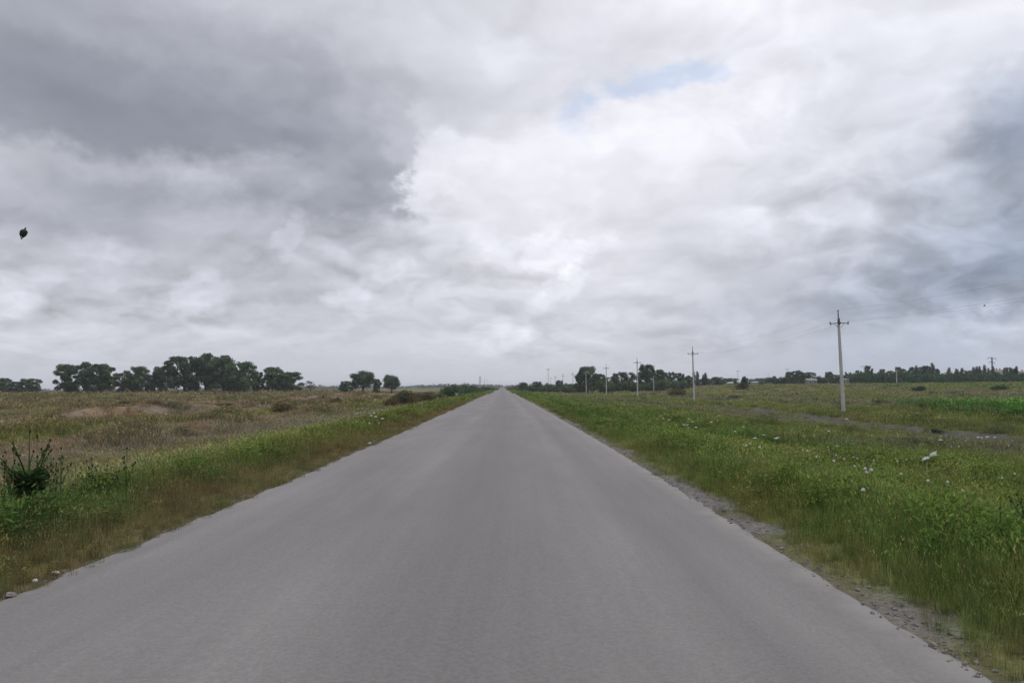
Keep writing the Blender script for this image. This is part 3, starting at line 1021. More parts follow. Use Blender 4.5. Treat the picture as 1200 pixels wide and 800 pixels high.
tops = []
pl = [(987.5, 70, "nearest concrete pole, leaning slightly left beside the dirt track", (-1.3, 0)),
      (813, 131, "second nearest concrete pole, in front of the slim poplar pair", (-.5, 0)),
      (747, 182, "third concrete pole, left of a tall dark tree", (0, 0)),
      (710.5, 232, "fourth concrete pole, right of the big dark tree", (.3, 0)),
      (687, 292, "fifth concrete pole, in front of the big dark tree", (-.8, 0)),
      (671.5, 346, "sixth concrete pole, left of the big dark tree", (0, 0)),
      (659.6, 402, "seventh concrete pole, thin and far", (.3, 0)),
      (651, 462, "eighth concrete pole, small and right of the taller far pole", (0, 0)),
      (645.5, 520, "ninth concrete pole, faint beside the taller far pole", (0, 0))]
for px_, d_, lb, ln_ in pl:
    X, Y = at(px_, d_)
    tops.append(concrete_pole(X, Y, lb, ln_))
first = [Vector((27.6, 11.0, hz(27.6, 11) + a[2] + .2)) + Vector((a[0], 0, 0)) for a in ATT]
concrete_pole(27.6, 11.0, "concrete pole outside the right edge, carrying the wires over the camera side")
chain = [first] + tops
for k, lb in enumerate(("left lower wire strung between the crossarms of the concrete poles", "topmost wire strung between the pole tips of the concrete poles", "right lower wire strung between the crossarms of the concrete poles")):
    pts = []
    for a, b_ in zip(chain[:-1], chain[1:]):
        A, B = a[k], b_[k]
        n_ = 14
        for j in range(n_):
            t = j / n_
            q = A.lerp(B, t); q.z -= 4 * .75 * t * (1 - t)
            pts.append(q)
    pts.append(chain[-1][k])
    mb = MB(); mb.tube(pts, .004, 5)
    tag(obj("overhead_wire", mb.mesh("overhead_wire", M_wire)), lb, "wire", "wires of the power line")


def simple_pole(px, ytop, depth, label, r=.12, mat=None, arms=(), group=None, name="utility_pole"):
    X, Y = at(px, depth); z = hz(X, Y)
    d = ray(px, ytop); H = EYE + d.z / d.y * depth - z
    t = thing(name, label, "utility pole", (X, Y, z), 0, group)
    mb = MB(); mb.tube([(0, 0, -.4), (0, 0, H * .5), (0, 0, H)], [r * 1.2, r, r * .75], 8)
    obj("shaft", mb.mesh("shaft", mat or M_conc), t)
    for dz, w_ in arms:
        mb = MB()
        mb.tube([(-w_ / 2, -r, H - dz + .12), (-w_ * .3, -r, H - dz), (w_ * .3, -r, H - dz), (w_ / 2, -r, H - dz + .12)], .07, 5)
        for sx in (-1, 1):
            mb.tube([(sx * w_ * .47, -r, H - dz + .06), (sx * w_ * .47, -r, H - dz - .35)], .06, 5)
        obj("crossarm", mb.mesh("crossarm", M_steel), t)
    return t


FP = "far utility poles"
simple_pole(642.6, 431.5, 400, "tall thin far pole, taller than the concrete poles beside it", .11, M_conc_d, [(.5, 1.4)], FP)
simple_pole(766, 440.5, 285, "short pale pole in front of the trees right of the third pole", .12, M_conc, [], FP)
simple_pole(1051, 432.5, 350, "pale thin post standing before the hedge on the right", .17, M_conc, [(.3, 1.2)], FP)
simple_pole(865, 434, 420, "faint grey pole above the shrub right of the white house", .10, M_conc_d, [(.4, 1.3)], FP)
simple_pole(900.5, 437, 450, "faint thin pole at the left end of the right hedge", .10, M_conc_d, [], FP)
simple_pole(923, 432, 460, "faint pole with a crossarm above the two joined crowns", .09, M_conc_d, [(.3, 2.0)], FP)
simple_pole(1013.2, 428.5, 402, "white pole against the square topped tree in the hedge", .20, M_white, [(.3, 3.4)], FP)
simple_pole(567.8, 443.5, 640, "thin far pole right of the lattice tower, left of two", .13, M_conc_d, [], FP)
simple_pole(570.7, 443.5, 640, "thin far pole right of the lattice tower, right of two", .13, M_conc_d, [], FP)
simple_pole(574, 446, 800, "faintest far pole left of where the road ends", .12, M_conc_d, [], FP)

# dark pylon with two crossarms on the right
X, Y = at(1163.6, 440); z = hz(X, Y)
t = thing("pylon", "dark pylon with two drooping crossarms above the right hedge", "pylon", (X, Y, z))
Hh = EYE + ray(1163.6, 418.5).z / ray(1163.6, 418.5).y * 440 - z
mb = MB()
for sx in (-1, 1):
    for sy in (-1, 1):
        mb.tube([(sx * .5, sy * .5, -.4), (sx * .16, sy * .16, Hh)], .085, 5)
for i in range(10):
    z0, z1 = Hh * i / 10, Hh * (i + 1) / 10
    w0, w1 = .5 - .34 * i / 10, .5 - .34 * (i + 1) / 10
    for sy in (-1, 1):
        mb.tube([(-w0, sy * w0, z0), (w1, sy * w1, z1)], .035, 4); mb.tube([(w0, sy * w0, z0), (-w1, sy * w1, z1)], .035, 4)
obj("lattice_mast", mb.mesh("lattice_mast", M_steel), t)
for dz, w_ in ((.5, 4.2), (2.6, 2.8)):
    mb = MB()
    mb.tube([(-w_ / 2, 0, Hh - dz + .35), (0, 0, Hh - dz - .15), (w_ / 2, 0, Hh - dz - .25)], .08, 5)
    mb.tube([(-w_ / 2, 0, Hh - dz + .35), (0, 0, Hh - dz + .4), (w_ / 2, 0, Hh - dz - .25)], .06, 5)
    a = obj("crossarm", mb.mesh("crossarm", M_steel), t)
    for sx, zz in ((-1, .35), (1, -.25)):
        ib = MB(); ib.tube([(sx * w_ / 2, 0, Hh - dz + zz), (sx * w_ / 2, 0, Hh - dz + zz - .3), (sx * w_ / 2, 0, Hh - dz + zz - .8)], [.05, .11, .08], 6)
        obj("insulator", ib.mesh("insulator", M_glass), a)

# far lattice tower left of the road
X, Y = at(562.6, 900); z = hz(X, Y)
t = thing("lattice_tower", "grey lattice tower far off left of the road end", "tower", (X, Y, z))
Hh = EYE + ray(562.6, 440.3).z / ray(562.6, 440.3).y * 900 - z
mb = MB()
for sx in (-1, 1):
    for sy in (-1, 1):
        mb.tube([(sx * 1.5, sy * 1.5, -.5), (sx * .8, sy * .8, Hh * .6), (sx * .35, sy * .35, Hh)], .16, 5)
for i in range(7):
    z0, z1 = Hh * i / 7, Hh * (i + 1) / 7
    w0, w1 = 1.5 - 1.15 * i / 7, 1.5 - 1.15 * (i + 1) / 7
    for sy in (-1, 1):
        mb.tube([(-w0, sy * w0, z0), (w1, sy * w1, z1)], .1, 4); mb.tube([(w0, sy * w0, z0), (-w1, sy * w1, z1)], .1, 4)
obj("lattice_mast", mb.mesh("lattice_mast", M_conc_d), t)
for dz, w_ in ((3.0, 3.0), (6.0, 3.4)):
    mb = MB(); mb.tube([(-w_ / 2, 0, Hh - dz), (0, 0, Hh - dz + .4), (w_ / 2, 0, Hh - dz)], .16, 5)
    obj("crossarm", mb.mesh("crossarm", M_conc_d), t)


# ------------------------------------------------------------------ far buildings
def house(name, label, cat, px0, px1, ytop, depth, wallmat, roofmat, roof_h, dep, windows=3, chimneys=0, hip=False, zwall=None):
    X0, Y = at(px0, depth); X1, _ = at(px1, depth)
    X = (X0 + X1) / 2; z = hz(X, Y)
    W = X1 - X0
    top = EYE + ray((px0 + px1) / 2, ytop).z / ray((px0 + px1) / 2, ytop).y * depth - z
    wh = max(top - roof_h, .8)
    t = thing(name, label, cat, (X, Y + dep / 2, z), 0)
    mb = MB(); mb.box((0, 0, wh / 2 - .3), (W, dep, wh + .6))
    obj("wall", mb.mesh("wall", wallmat), t)
    rf = MB(); a, d_ = W / 2 + .3, dep / 2 + .4
    i = len(rf.v); ri = a * (.6 if hip else 1.0); th = .12
    lo, hi = wh + .004, wh + roof_h
    rf.v += [(-a, -d_, lo), (a, -d_, lo), (a, d_, lo), (-a, d_, lo), (-ri, 0, hi), (ri, 0, hi),
             (-a, -d_, lo + th), (a, -d_, lo + th), (a, d_, lo + th), (-a, d_, lo + th), (-ri, 0, hi + th), (ri, 0, hi + th)]
    for f_ in ((6, 7, 11, 10), (8, 9, 10, 11), (7, 8, 11), (9, 6, 10), (0, 1, 7, 6), (1, 2, 8, 7), (2, 3, 9, 8), (3, 0, 6, 9), (3, 2, 1, 0)):
        rf.f.append(f_); rf.mi.append(0)
    r_ = obj("roof", rf.mesh("roof", roofmat), t)
    for k in range(windows):
        wx = -W / 2 + W * (k + .5) / windows
        fb = MB(); fb.box((wx, -dep / 2 - .02, wh * .55), (1.1, .08, min(1.3, wh * .45)))
        f_ = obj("window", fb.mesh("window", M_white), t)
        pb = MB(); pb.box((wx, -dep / 2 - .065, wh * .55), (.9, .02, min(1.3, wh * .45) - .2))
        obj("pane", pb.mesh("pane", M_pane), f_)
    for k in range(chimneys):
        cx = -W / 2 + W * (k + .7) / (chimneys + .4)
        cb = MB(); cb.box((cx, .4, hi + .35), (.6, .6, 1.5)); cb.box((cx, .4, hi + 1.14), (.75, .75, .1))
        obj("chimney", cb.mesh("chimney", M_red), r_)
    return t


house("house", "small white house with a pale roof right of the rounded low trees", "house", 852, 859, 447.6, 415, M_conc_d, M_conc_d, .6, 3, 2)
house("shed", "low white shed beneath a faint far tree on the right", "shed", 882, 888.5, 447, 540, M_conc_d, M_conc_d, .5, 4, 2)
house("shed", "pale shed with slanted white roof among the hedge trees", "shed", 946.5, 957.5, 443.6, 395, M_wallg, M_dull, .9, 4, 2)
house("shed", "beige shed wall showing in the hedge right of the nearest pole", "shed", 988, 995, 443.5, 383, M_wallg, M_dull, .5, 4, 2)
house("building", "long pale building with red roof and chimneys behind the right hedge", "building", 1166, 1179, 433.0, 640, M_lime, M_red, 1.4, 8, 4, 3)
house("building", "pale building with red roof cut by the right edge of the photo", "building", 1193, 1212, 434.5, 640, M_lime, M_red, 1.3, 8, 4, 1)

# white marker post by the left road edge
X, Y = at(535.2, 152); z = hz(X, Y)
t = thing("marker_post", "small white concrete marker post with a forked top before the dark thicket", "marker post", (X, Y, z))
mb = MB(); mb.box((0, 0, .25), (.24, .2, 1.5)); obj("post", mb.mesh("post", M_conc), t)
mb = MB()
for s_ in (-1, 1): mb.tube([(s_ * .04, 0, .9), (s_ * .25, 0, 1.28)], [.1, .07], 6)
obj("forked_top", mb.mesh("forked_top", M_conc), t)


# ------------------------------------------------------------------ roadside flowers and thistles
def flower_meshes():
    out_ = []
    for q in range(4):
        st = MB()
        bend = random.uniform(-.08, .08)
        pts = [(0, 0, -.05), (bend * .3, 0, .35), (bend, bend * .4, .72), (bend * 1.2, bend * .5, .93)]
        st.tube(pts, [.009, .008, .006, .004], 5)
        hp = Vector(pts[-1])
        for k in range(9):
            a = k * .7; st.tube([hp, hp + Vector((math.cos(a) * .045, math.sin(a) * .045, .05))], .002, 3)
        for k in range(4):
            a = random.uniform(0, 6.28); zz = random.uniform(.1, .6)
            c = Vector((bend * zz, 0, zz)); d = Vector((math.cos(a), math.sin(a), .5)).normalized(); s_ = d.cross(Vector((0, 0, 1))).normalized()
            st.quad((c, c + d * .09 + s_ * .03, c + d * .2, c + d * .09 - s_ * .03))
        hd = MB()
        for k in range(30):
            a = random.uniform(0, 6.28); r_ = .055 * math.sqrt(random.random())
            hd.blob((hp.x + r_ * math.cos(a), hp.y + r_ * math.sin(a), hp.z + .06 - r_ * r_ * 7 + random.uniform(-.012, .012)), (.017, .017, .015), 5, 3)
        out_.append((st.mesh("stem", M_stem), hd.mesh("flower_head", M_petal, True)))
    return out_


FM = flower_meshes()
heads = dict(
    near_mid=[(971, 526.7), (981, 524), (979.5, 534.7), (989, 539), (977, 543), (958.5, 537), (945.5, 531), (1000, 535), (1005, 539), (1013, 552), (1017, 553), (1021, 554), (940, 528), (999.5, 544), (1024, 541), (971, 505), (1010, 570)],
    near_left=[(911.7, 512), (908.7, 513.5), (884.7, 514.7), (879.5, 518.5), (875.7, 524.5), (890.7, 524), (895, 508.7)],
    near_right=[(1052, 542), (1063, 538), (1055, 558), (1087.5, 565.5), (1111, 568), (1128, 575), (1123, 522.5), (1114.5, 522), (1103, 515), (1181, 523), (1174, 558), (1189, 556.7)],
    far_right=[(761.7, 468), (768, 473.7), (771.7, 475.3), (779.7, 478), (748, 476), (773, 487.5), (785, 491.7), (776.7, 489.5), (806.7, 491), (810, 494), (801, 498), (805, 498), (816, 501), (832.5, 495.5), (842.5, 487.5), (806.7, 503), (792.5, 499), (859, 505.5), (869.7, 500), (728, 478)],
    left=[(418.5, 480), (424, 479), (430, 479), (420, 482.5), (416.7, 483.5), (419, 485), (423.7, 482.7), (428, 481.6), (433.7, 484), (437, 485), (436, 487.5), (438.5, 482), (443, 480.6), (441.5, 488.7), (446, 490.6), (433, 497.5), (444.6, 494.4)])
FL = dict(near_mid="white flower in the dense patch between right verge and nearest pole",
          near_left="white flower in the sparse patch below and left of the nearest pole",
          near_right="white flower scattered in grass at right around the tall twin headed flower",
          far_right="small white flower in the distant drift between road and second pole",
          left="small white flower head in the tight cluster on the left verge")
i = 0
for k, lst in heads.items():
    for px_, py_ in lst:
        X, Y = depth_of(px_, py_, .66)
        s_ = .66 / .98 * random.uniform(.95, 1.08)
        g_ = .52 if Y < 28 else 1.6
        t = thing("white_wildflower", FL[k], "wildflower", (X, Y, hz(X, Y)), random.uniform(0, 6.28), "white wildflowers: " + {"left": "left verge cluster"}.get(k, k.replace("_", " ") + " patch"), (s_ * g_, s_ * g_, s_))
        a = FM[i % 4]; i += 1
        obj("stem", a[0], t); obj("flower_head", a[1], t)
# the tall twin-headed one
X, Y = depth_of(1086, 536, .80)
t = thing("white_wildflower", "tallest white flower, with two large heads on one pale stem at the right", "wildflower", (X, Y, hz(X, Y)))
mb = MB(); mb.tube([(-.06, 0, -.05), (-.02, 0, .4), (0, 0, .72)], [.014, .013, .011], 6); mb.tube([(0, 0, .62), (.07, .02, .78), (.15, .02, .87)], [.01, .009, .007], 6)
obj("stem", mb.mesh("stem", plain_mat("pale_stem", (.30, .36, .17), .8, .15, 20)), t)
for cx, cz, w_ in ((-.03, .78, .075), (.17, .90, .085)):
    mb = MB()
    for k in range(46):
        a = random.uniform(0, 6.28); r_ = w_ * math.sqrt(random.random())
        mb.blob((cx + r_ * math.cos(a), r_ * math.sin(a), cz - r_ * r_ * 3 + random.uniform(-.02, .02) + (r_ * math.cos(a)) * .45), (.02, .02, .016), 5, 3)
    obj("flower_head", mb.mesh("flower_head", M_petal, True), t)


def thistle_meshes(big=False):
    st, lf, hd = MB(), MB(), []
    H = 1.0
    stems = [(0, 0, H)] + [(random.uniform(-.26, .26), random.uniform(-.2, .2), random.uniform(.55, .92)) for _ in range(7 if big else 3)]
    for k, (sx, sy, sz) in enumerate(stems):
        z0 = 0 if k == 0 else random.uniform(.15, .5)
        pts = [(0, 0, z0 - (.05 if k == 0 else 0)), (sx * .4, sy * .4, z0 + (sz - z0) * .45), (sx, sy, sz)]
        st.tube(pts, [.010, .007, .004], 5)
        for q in range(random.randint(2, 4)):
            t_ = random.uniform(.72, 1.0) if q else 1.0
            c = Vector(pts[1]).lerp(Vector(pts[2]), (t_ - .5) * 2) + (Vector((random.uniform(-.05, .05), random.uniform(-.05, .05), random.uniform(-.02, .03))) if q else Vector())
            if q: st.tube([Vector(pts[1]).lerp(Vector(pts[2]), (t_ - .62) * 2), c], .004, 4)
            hd.append(tuple(c))
        for q in range(16 if big else 9):
            z_ = random.random() ** 1.2
            c = Vector(pts[0]).lerp(Vector(pts[1]), min(z_ * 2, 1)) if z_ < .5 else Vector(pts[1]).lerp(Vector(pts[2]), (z_ - .5) * 1.4)
            a = random.uniform(0, 6.28)
            d = Vector((math.cos(a), math.sin(a), random.uniform(.0, .8))).normalized(); s_ = d.cross(Vector((0, 0, 1))).normalized()
            l = (.26 if big else .17) * random.uniform(.6, 1.2) * (1.15 - .8 * c.z)
            lo = [c]
            for j in range(1, 6):                              # toothed leaf
                w_ = l * (.17 if j % 2 else .07) * (1 - j / 7)
                p_ = c + d * l * j / 6 - Vector((0, 0, l * .3 * (j / 6) ** 2))
                lo.append((p_ + s_ * w_, p_ - s_ * w_))
            tip = c + d * l - Vector((0, 0, l * .3))
            left = [q_[0] for q_ in lo[1:]]; right_ = [q_[1] for q_ in lo[1:]]
            lf.quad([c, left[0], right_[0]])
            for j in range(4): lf.quad([left[j], left[j + 1], right_[j + 1], right_[j]])
            lf.quad([left[4], tip, right_[4]])
    if big:                                                    # dense leafy skirt
        for q in range(520):
            a = random.uniform(0, 6.28); z_ = .58 * random.random(); r_ = .24 * math.sqrt(random.random()) * (1.1 - z_)
            c = Vector((r_ * math.cos(a), r_ * math.sin(a), z_)); d = Vector((math.cos(a), math.sin(a), random.uniform(-.2, .9))).normalized()
            s_ = d.cross(Vector((0, 0, 1))).normalized(); l = random.uniform(.08, .17)
            lf.quad((c, c + d * l * .5 + s_ * l * .28, c + d * l, c + d * l * .5 - s_ * l * .28))
    return st.mesh("stem", M_thistle), lf.mesh("foliage", M_thistle), hd


def thistle(ms, X, Y, H, W, label, group=None, name="thistle"):
    t = thing(name, label, "thistle", (X, Y, hz(X, Y)), random.uniform(0, 6.28), group, (W, W, H))
    obj("stem", ms[0], t); obj("foliage", ms[1], t)
    for c in ms[2]:
        h_ = obj("seed_head", HEAD, t); h_.location = c; h_.scale = (.55 / W * H ** .5, .55 / W * H ** .5, .55 / H ** .5)
    return t


_hb = MB(); _hb.blob((0, 0, 0), (.024, .024, .032), 7, 5, .2)
HEAD = _hb.mesh("seed_head", M_dry, True)


BIG = thistle_meshes(True)
X, Y = at(36, 12.6)
thistle(BIG, X, Y, 1.45, 1.55, "tall dark bushy thistle standing above the grass at the left edge")
SM = [thistle_meshes() for _ in range(4)]
for q, (px_, py_) in enumerate([(18, 524), (25, 533), (62, 527), (73, 525), (51, 532), (68, 543), (103, 540), (127, 545), (45, 510), (109, 537), (8, 530), (150, 525), (93, 556)]):
    Y = 11.2 + (q * 1.7) % 3.6
    X, _ = at(px_, Y); d = ray(px_, py_)
    thistle(SM[q % 4], X, Y, EYE + d.z / d.y * Y - hz(X, Y), .75, "slim dark headed thistle stalk in the grass around the big left thistle", "thistle stalks on the left verge")
for q in range(26):
    px_ = random.uniform(868, 1000); py_ = 497 + (px_ - 868) * .22 + random.uniform(-7, 14)
    X, Y = depth_of(px_, py_, .62)
    thistle(SM[q % 4], X, Y, random.uniform(.55, .75), .7, "dark thistle stalk among the white flowers below the nearest pole", "thistle stalks on the right verge")
for q in range(16):
    px_ = random.uniform(1085, 1198); py_ = random.uniform(532, 578)
    X, Y = depth_of(px_, py_, .6)
    thistle(SM[q % 4], X, Y, random.uniform(.5, .66), .6, "dark thistle stalk in the deep green grass at the right edge", "thistle stalks at the right edge")
sp_ = MB(); sl_ = MB()
sp_.tube([(0, 0, -.05), (.02, 0, .5), (.0, .02, 1.0)], [.012, .009, .004], 5)
for q in range(150):
    z_ = .3 + .7 * random.random(); a = random.uniform(0, 6.28); c = Vector((.01, .01, z_))
    d = Vector((math.cos(a), math.sin(a), random.uniform(.1, .7))).normalized(); s_ = d.cross(Vector((0, 0, 1))).normalized(); l = random.uniform(.08, .2) * (1.35 - z_)
    sl_.quad((c, c + d * l * .5 + s_ * l * .13, c + d * l, c + d * l * .5 - s_ * l * .13))
X, Y = at(1167, 8.7)
thistle((sp_.mesh("stem", M_thistle), sl_.mesh("foliage", M_thistle), []), X, Y, .68, .8, "small dark feathery weed alone in the yellow grass at the lower right", None, "leafy_weed")
X, Y = at(1197, 11.0)
thistle(BIG, X, Y, .85, 1.2, "dark leafy thistle cut by the right edge of the photo")


# ------------------------------------------------------------------ stones and litter
def stone(px, py, w, label, name="stone", h=.6):
    d = ray(px, py); D = 10.0
    for _ in range(30):
        D = .5 * D + .5 * (EYE - max(hz(d.x / d.y * D, D), -9)) / max(-d.z / d.y, .006)
    X = d.x / d.y * D
    e_, _ = edge_dist(np.array([X]), np.array([D]))
    z = hz(X, D) if e_[0] > .1 else .015
    mb = MB(); mb.blob((0, 0, w * h * .3), (w / 2, w * .4, w * h * .5), 9, 6, .16)
    o_ = obj(name, mb.mesh(name, M_stone, True)); o_.location = (X, D, z)
    return tag(o_, label, "stone", "pale stones on the ground")


stone(65, 673, .075, "white stone at the left road edge, larger of two")
stone(41, 681.5, .06, "white stone at the left road edge, nearer the photo corner")
stone(433, 520.5, .14, "small pale stone at the left road edge further up the road")
stone(992, 491.5, .2, "white stone lying on the dirt track before the nearest pole")
for q, (px_, w_) in enumerate(((1146, .16), (1150.5, .12), (1157, .2), (1165.5, .14))):
    stone(px_, 513.2, w_, ("leftmost", "second from left", "largest", "rightmost")[q] + " of four white stones in a row on the dirt track")


# ------------------------------------------------------------------ birds
def bird(name, label, loc, L, rot, folded=True):
    t = thing(name, label, "bird", loc, 0, None, (L * .88, L * .84, L * 1.06), rot)
    mb = MB()                                                  # body along +Z: tail at the bottom, head on top
    prof = [(-.36, .03, 0), (-.28, .09, 0), (-.12, .20, .01), (.06, .24, .02), (.22, .20, .02), (.31, .12, .03), (.37, .085, .06), (.42, .09, .09), (.47, .07, .11), (.50, .02, .12)]
    n_ = 12
    for z_, r_, ox in prof:
        for j in range(n_):
            a = 2 * math.pi * j / n_
            mb.v.append((ox + r_ * math.cos(a), r_ * .85 * math.sin(a), z_))
    for k in range(len(prof) - 1):
        for j in range(n_):
            mb.f.append((k * n_ + j, k * n_ + (j + 1) % n_, (k + 1) * n_ + (j + 1) % n_, (k + 1) * n_ + j)); mb.mi.append(0)
    mb.f.append(tuple(range(n_))[::-1]); mb.mi.append(0); mb.f.append(tuple(range((len(prof) - 1) * n_, len(prof) * n_))); mb.mi.append(0)
    obj("body", mb.mesh("body", M_feather, True), t)
    mb = MB(); mb.tube([(.14, 0, .46), (.21, 0, .475), (.26, 0, .465)], [.035, .022, .004], 6); obj("beak", mb.mesh("beak", M_beak), t)
    for s_ in (-1, 1):
        mb = MB()
        mb.tube([(.02, s_ * .16, .27), (-.01, s_ * .235, .1), (-.03, s_ * .21, -.12), (-.04, s_ * .10, -.36)], [.06, .13, .11, .02], 8, flat=.45)
        for k in range(4):
            mb.tube([(-.03 - .02 * k, s_ * (.2 - .03 * k), -.05), (-.05 - .02 * k, s_ * (.16 - .03 * k), -.3 - .03 * k)], [.035, .012], 5, flat=.5)
        obj("wing", mb.mesh("wing", M_feather, True), t)
    mb = MB()
    for k in range(5):
        a = (k - 2) * .12
        mb.tube([(-.01, 0, -.28), (-.03, math.sin(a) * .25, -.5 + abs(a) * .1)], [.035, .03], 5, flat=.4)
    obj("tail", mb.mesh("tail", M_feather), t)
    return t


d = ray(27.5, 273.3)
bird("bird", "black bird with wings folded in, high in the grey sky at the left", Vector((0, 0, EYE)) + d * 24, .36, (R(14), R(5), R(108)))
# small bird perched on the right lower wire
d = ray(1154, 355)
A, B = chain[0][2], chain[1][2]
best = min(((A.lerp(B, k / 400), k / 400) for k in range(401)), key=lambda q: abs(q[0].x / q[0].y - d.x / d.y))
q = best[0].copy(); q.z -= 4 * .75 * best[1] * (1 - best[1])
bird("bird", "tiny dark bird perched on a wire at the right edge", q + Vector((0, 0, .075)), .20, (R(-20), R(58), R(10)))

# ------------------------------------------------------------------ world: daylight sky behind a broken cloud deck
world = bpy.data.worlds.new("World"); scene.world = world; world.use_nodes = True
nt = world.node_tree; nt.nodes.clear(); b = NB(nt)
wo = b.n("ShaderNodeOutputWorld"); bg = b.n("ShaderNodeBackground")
STR = .1
bg.inputs[1].default_value = STR
SUN_EL, SUN_AZ = 58.0, 25.0
sky = b.n("ShaderNodeTexSky", sky_type="NISHITA")
sky.sun_disc = False; sky.sun_elevation = R(SUN_EL); sky.sun_rotation = R(SUN_AZ)
dirv = b.n("ShaderNodeTexCoord").outputs["Generated"]
dx, dy, dz = b.xyz(dirv)
# the cloud deck as a plane overhead: clouds foreshorten towards the horizon
zz = b.math("ADD", b.math("MAXIMUM", dz, 0.0), .36)
deck = b.comb(b.math("DIVIDE", dx, zz), b.math("DIVIDE", dy, zz), 0.0)
w1 = b.vmath("SUBTRACT", b.noise(dirv, 7.0, 4, .6, col=True), (.5, .5, .5))
w2 = b.vmath("SUBTRACT", b.noise(b.vmath("MULTIPLY", dirv, (1, 1, 1.6)), 26.0, 4, .62, col=True), (.5, .5, .5))
az0 = b.math("ARCTAN2", dx, dy); el0 = b.math("ARCSINE", dz)
ae = b.comb(az0, el0, 0.0)
ae = b.vmath("ADD", ae, b.vmath("MULTIPLY", w1, (.13, .07, 0)))
ae = b.vmath("ADD", ae, b.vmath("MULTIPLY", w2, (.07, .042, 0)))
az, el, _z = b.xyz(ae)


def lin(v):
    v = v / 255.0
    return ((v + .055) / 1.055) ** 2.4 if v > .04045 else v / 12.92


# broad tone of the cloud deck: rows of elevation, columns of azimuth (picture columns 0..1200)
cols = [0, 110, 230, 340, 430, 468, 492, 600, 700, 800, 900, 1000, 1100, 1200]
rows = [(452, [194, 195, 194, 194, 195, 196, 197, 198, 197, 192, 187, 185, 184, 186]),
        (425, [198, 197, 197, 197, 198, 199, 200, 202, 200, 196, 190, 185, 186, 190]),
        (400, [203, 201, 201, 201, 202, 203, 205, 208, 205, 199, 192, 186, 190, 194]),
        (375, [202, 200, 199, 197, 200, 202, 204, 207, 207, 199, 187, 176, 170, 176]),
        (345, [196, 190, 189, 190, 196, 202, 205, 211, 213, 207, 198, 184, 166, 158]),
        (305, [192, 188, 190, 190, 194, 205, 210, 217, 218, 212, 210, 200, 184, 170]),
        (270, [178, 174, 184, 184, 184, 198, 212, 224, 224, 219, 219, 210, 196, 180]),
        (240, [186, 166, 168, 166, 164, 172, 218, 230, 228, 222, 221, 213, 200, 176]),
        (210, [192, 184, 184, 176, 162, 168, 224, 231, 231, 229, 225, 221, 206, 164]),
        (180, [160, 150, 150, 152, 168, 186, 214, 230, 233, 232, 227, 222, 218, 176]),
        (150, [150, 144, 147, 156, 174, 186, 200, 222, 234, 233, 230, 220, 221, 198]),
        (115, [156, 153, 156, 166, 182, 190, 198, 211, 224, 233, 230, 222, 226, 222]),
        (70, [168, 172, 174, 178, 194, 200, 202, 211, 217, 223, 226, 228, 232, 236]),
        (10, [174, 182, 190, 197, 203, 206, 208, 215, 223, 232, 238, 242, 243, 236])]


def tint(v, px):
    k = (245 - v) / 100
    bl = min(max((px - 780) / 300, 0), 1)
    return (lin(v - 5 * k - 9 * k * bl), lin(v - .5 * k + 1.0 * k * bl), lin(min(v + 8 + 4 * k + 10 * k * bl, 255)))


A0, A1 = math.atan2(ray(-260, 430).x, ray(-260, 430).y), math.atan2(ray(1460, 430).x, ray(1460, 430).y)
fa = b.rng(az, A0, A1, 0, 1, False)
tone = None
prev = None
for py_, vals in rows:
    cr = b.n("ShaderNodeValToRGB"); cr.color_ramp.interpolation = "EASE"
    e = cr.color_ramp.elements
    while len(e) > 1: e.remove(e[0])
    for k, (px_, v) in enumerate(zip(cols, vals)):
        d = ray(px_, py_); t = (math.atan2(d.x, d.y) - A0) / (A1 - A0)
        q = e[0] if k == 0 else e.new(t)
        q.position = t; q.color = (*tint(min(v + (2 if px_ < 480 and v < 180 else 6), 244), px_), 1)
    b.link(fa, cr.inputs[0])
    elv = math.asin(ray(600, py_).normalized().z)
    if tone is None: tone = cr.outputs[0]
    else: tone = b.mixc(b.rng(el, prev, elv), tone, cr.outputs[0])
    prev = elv

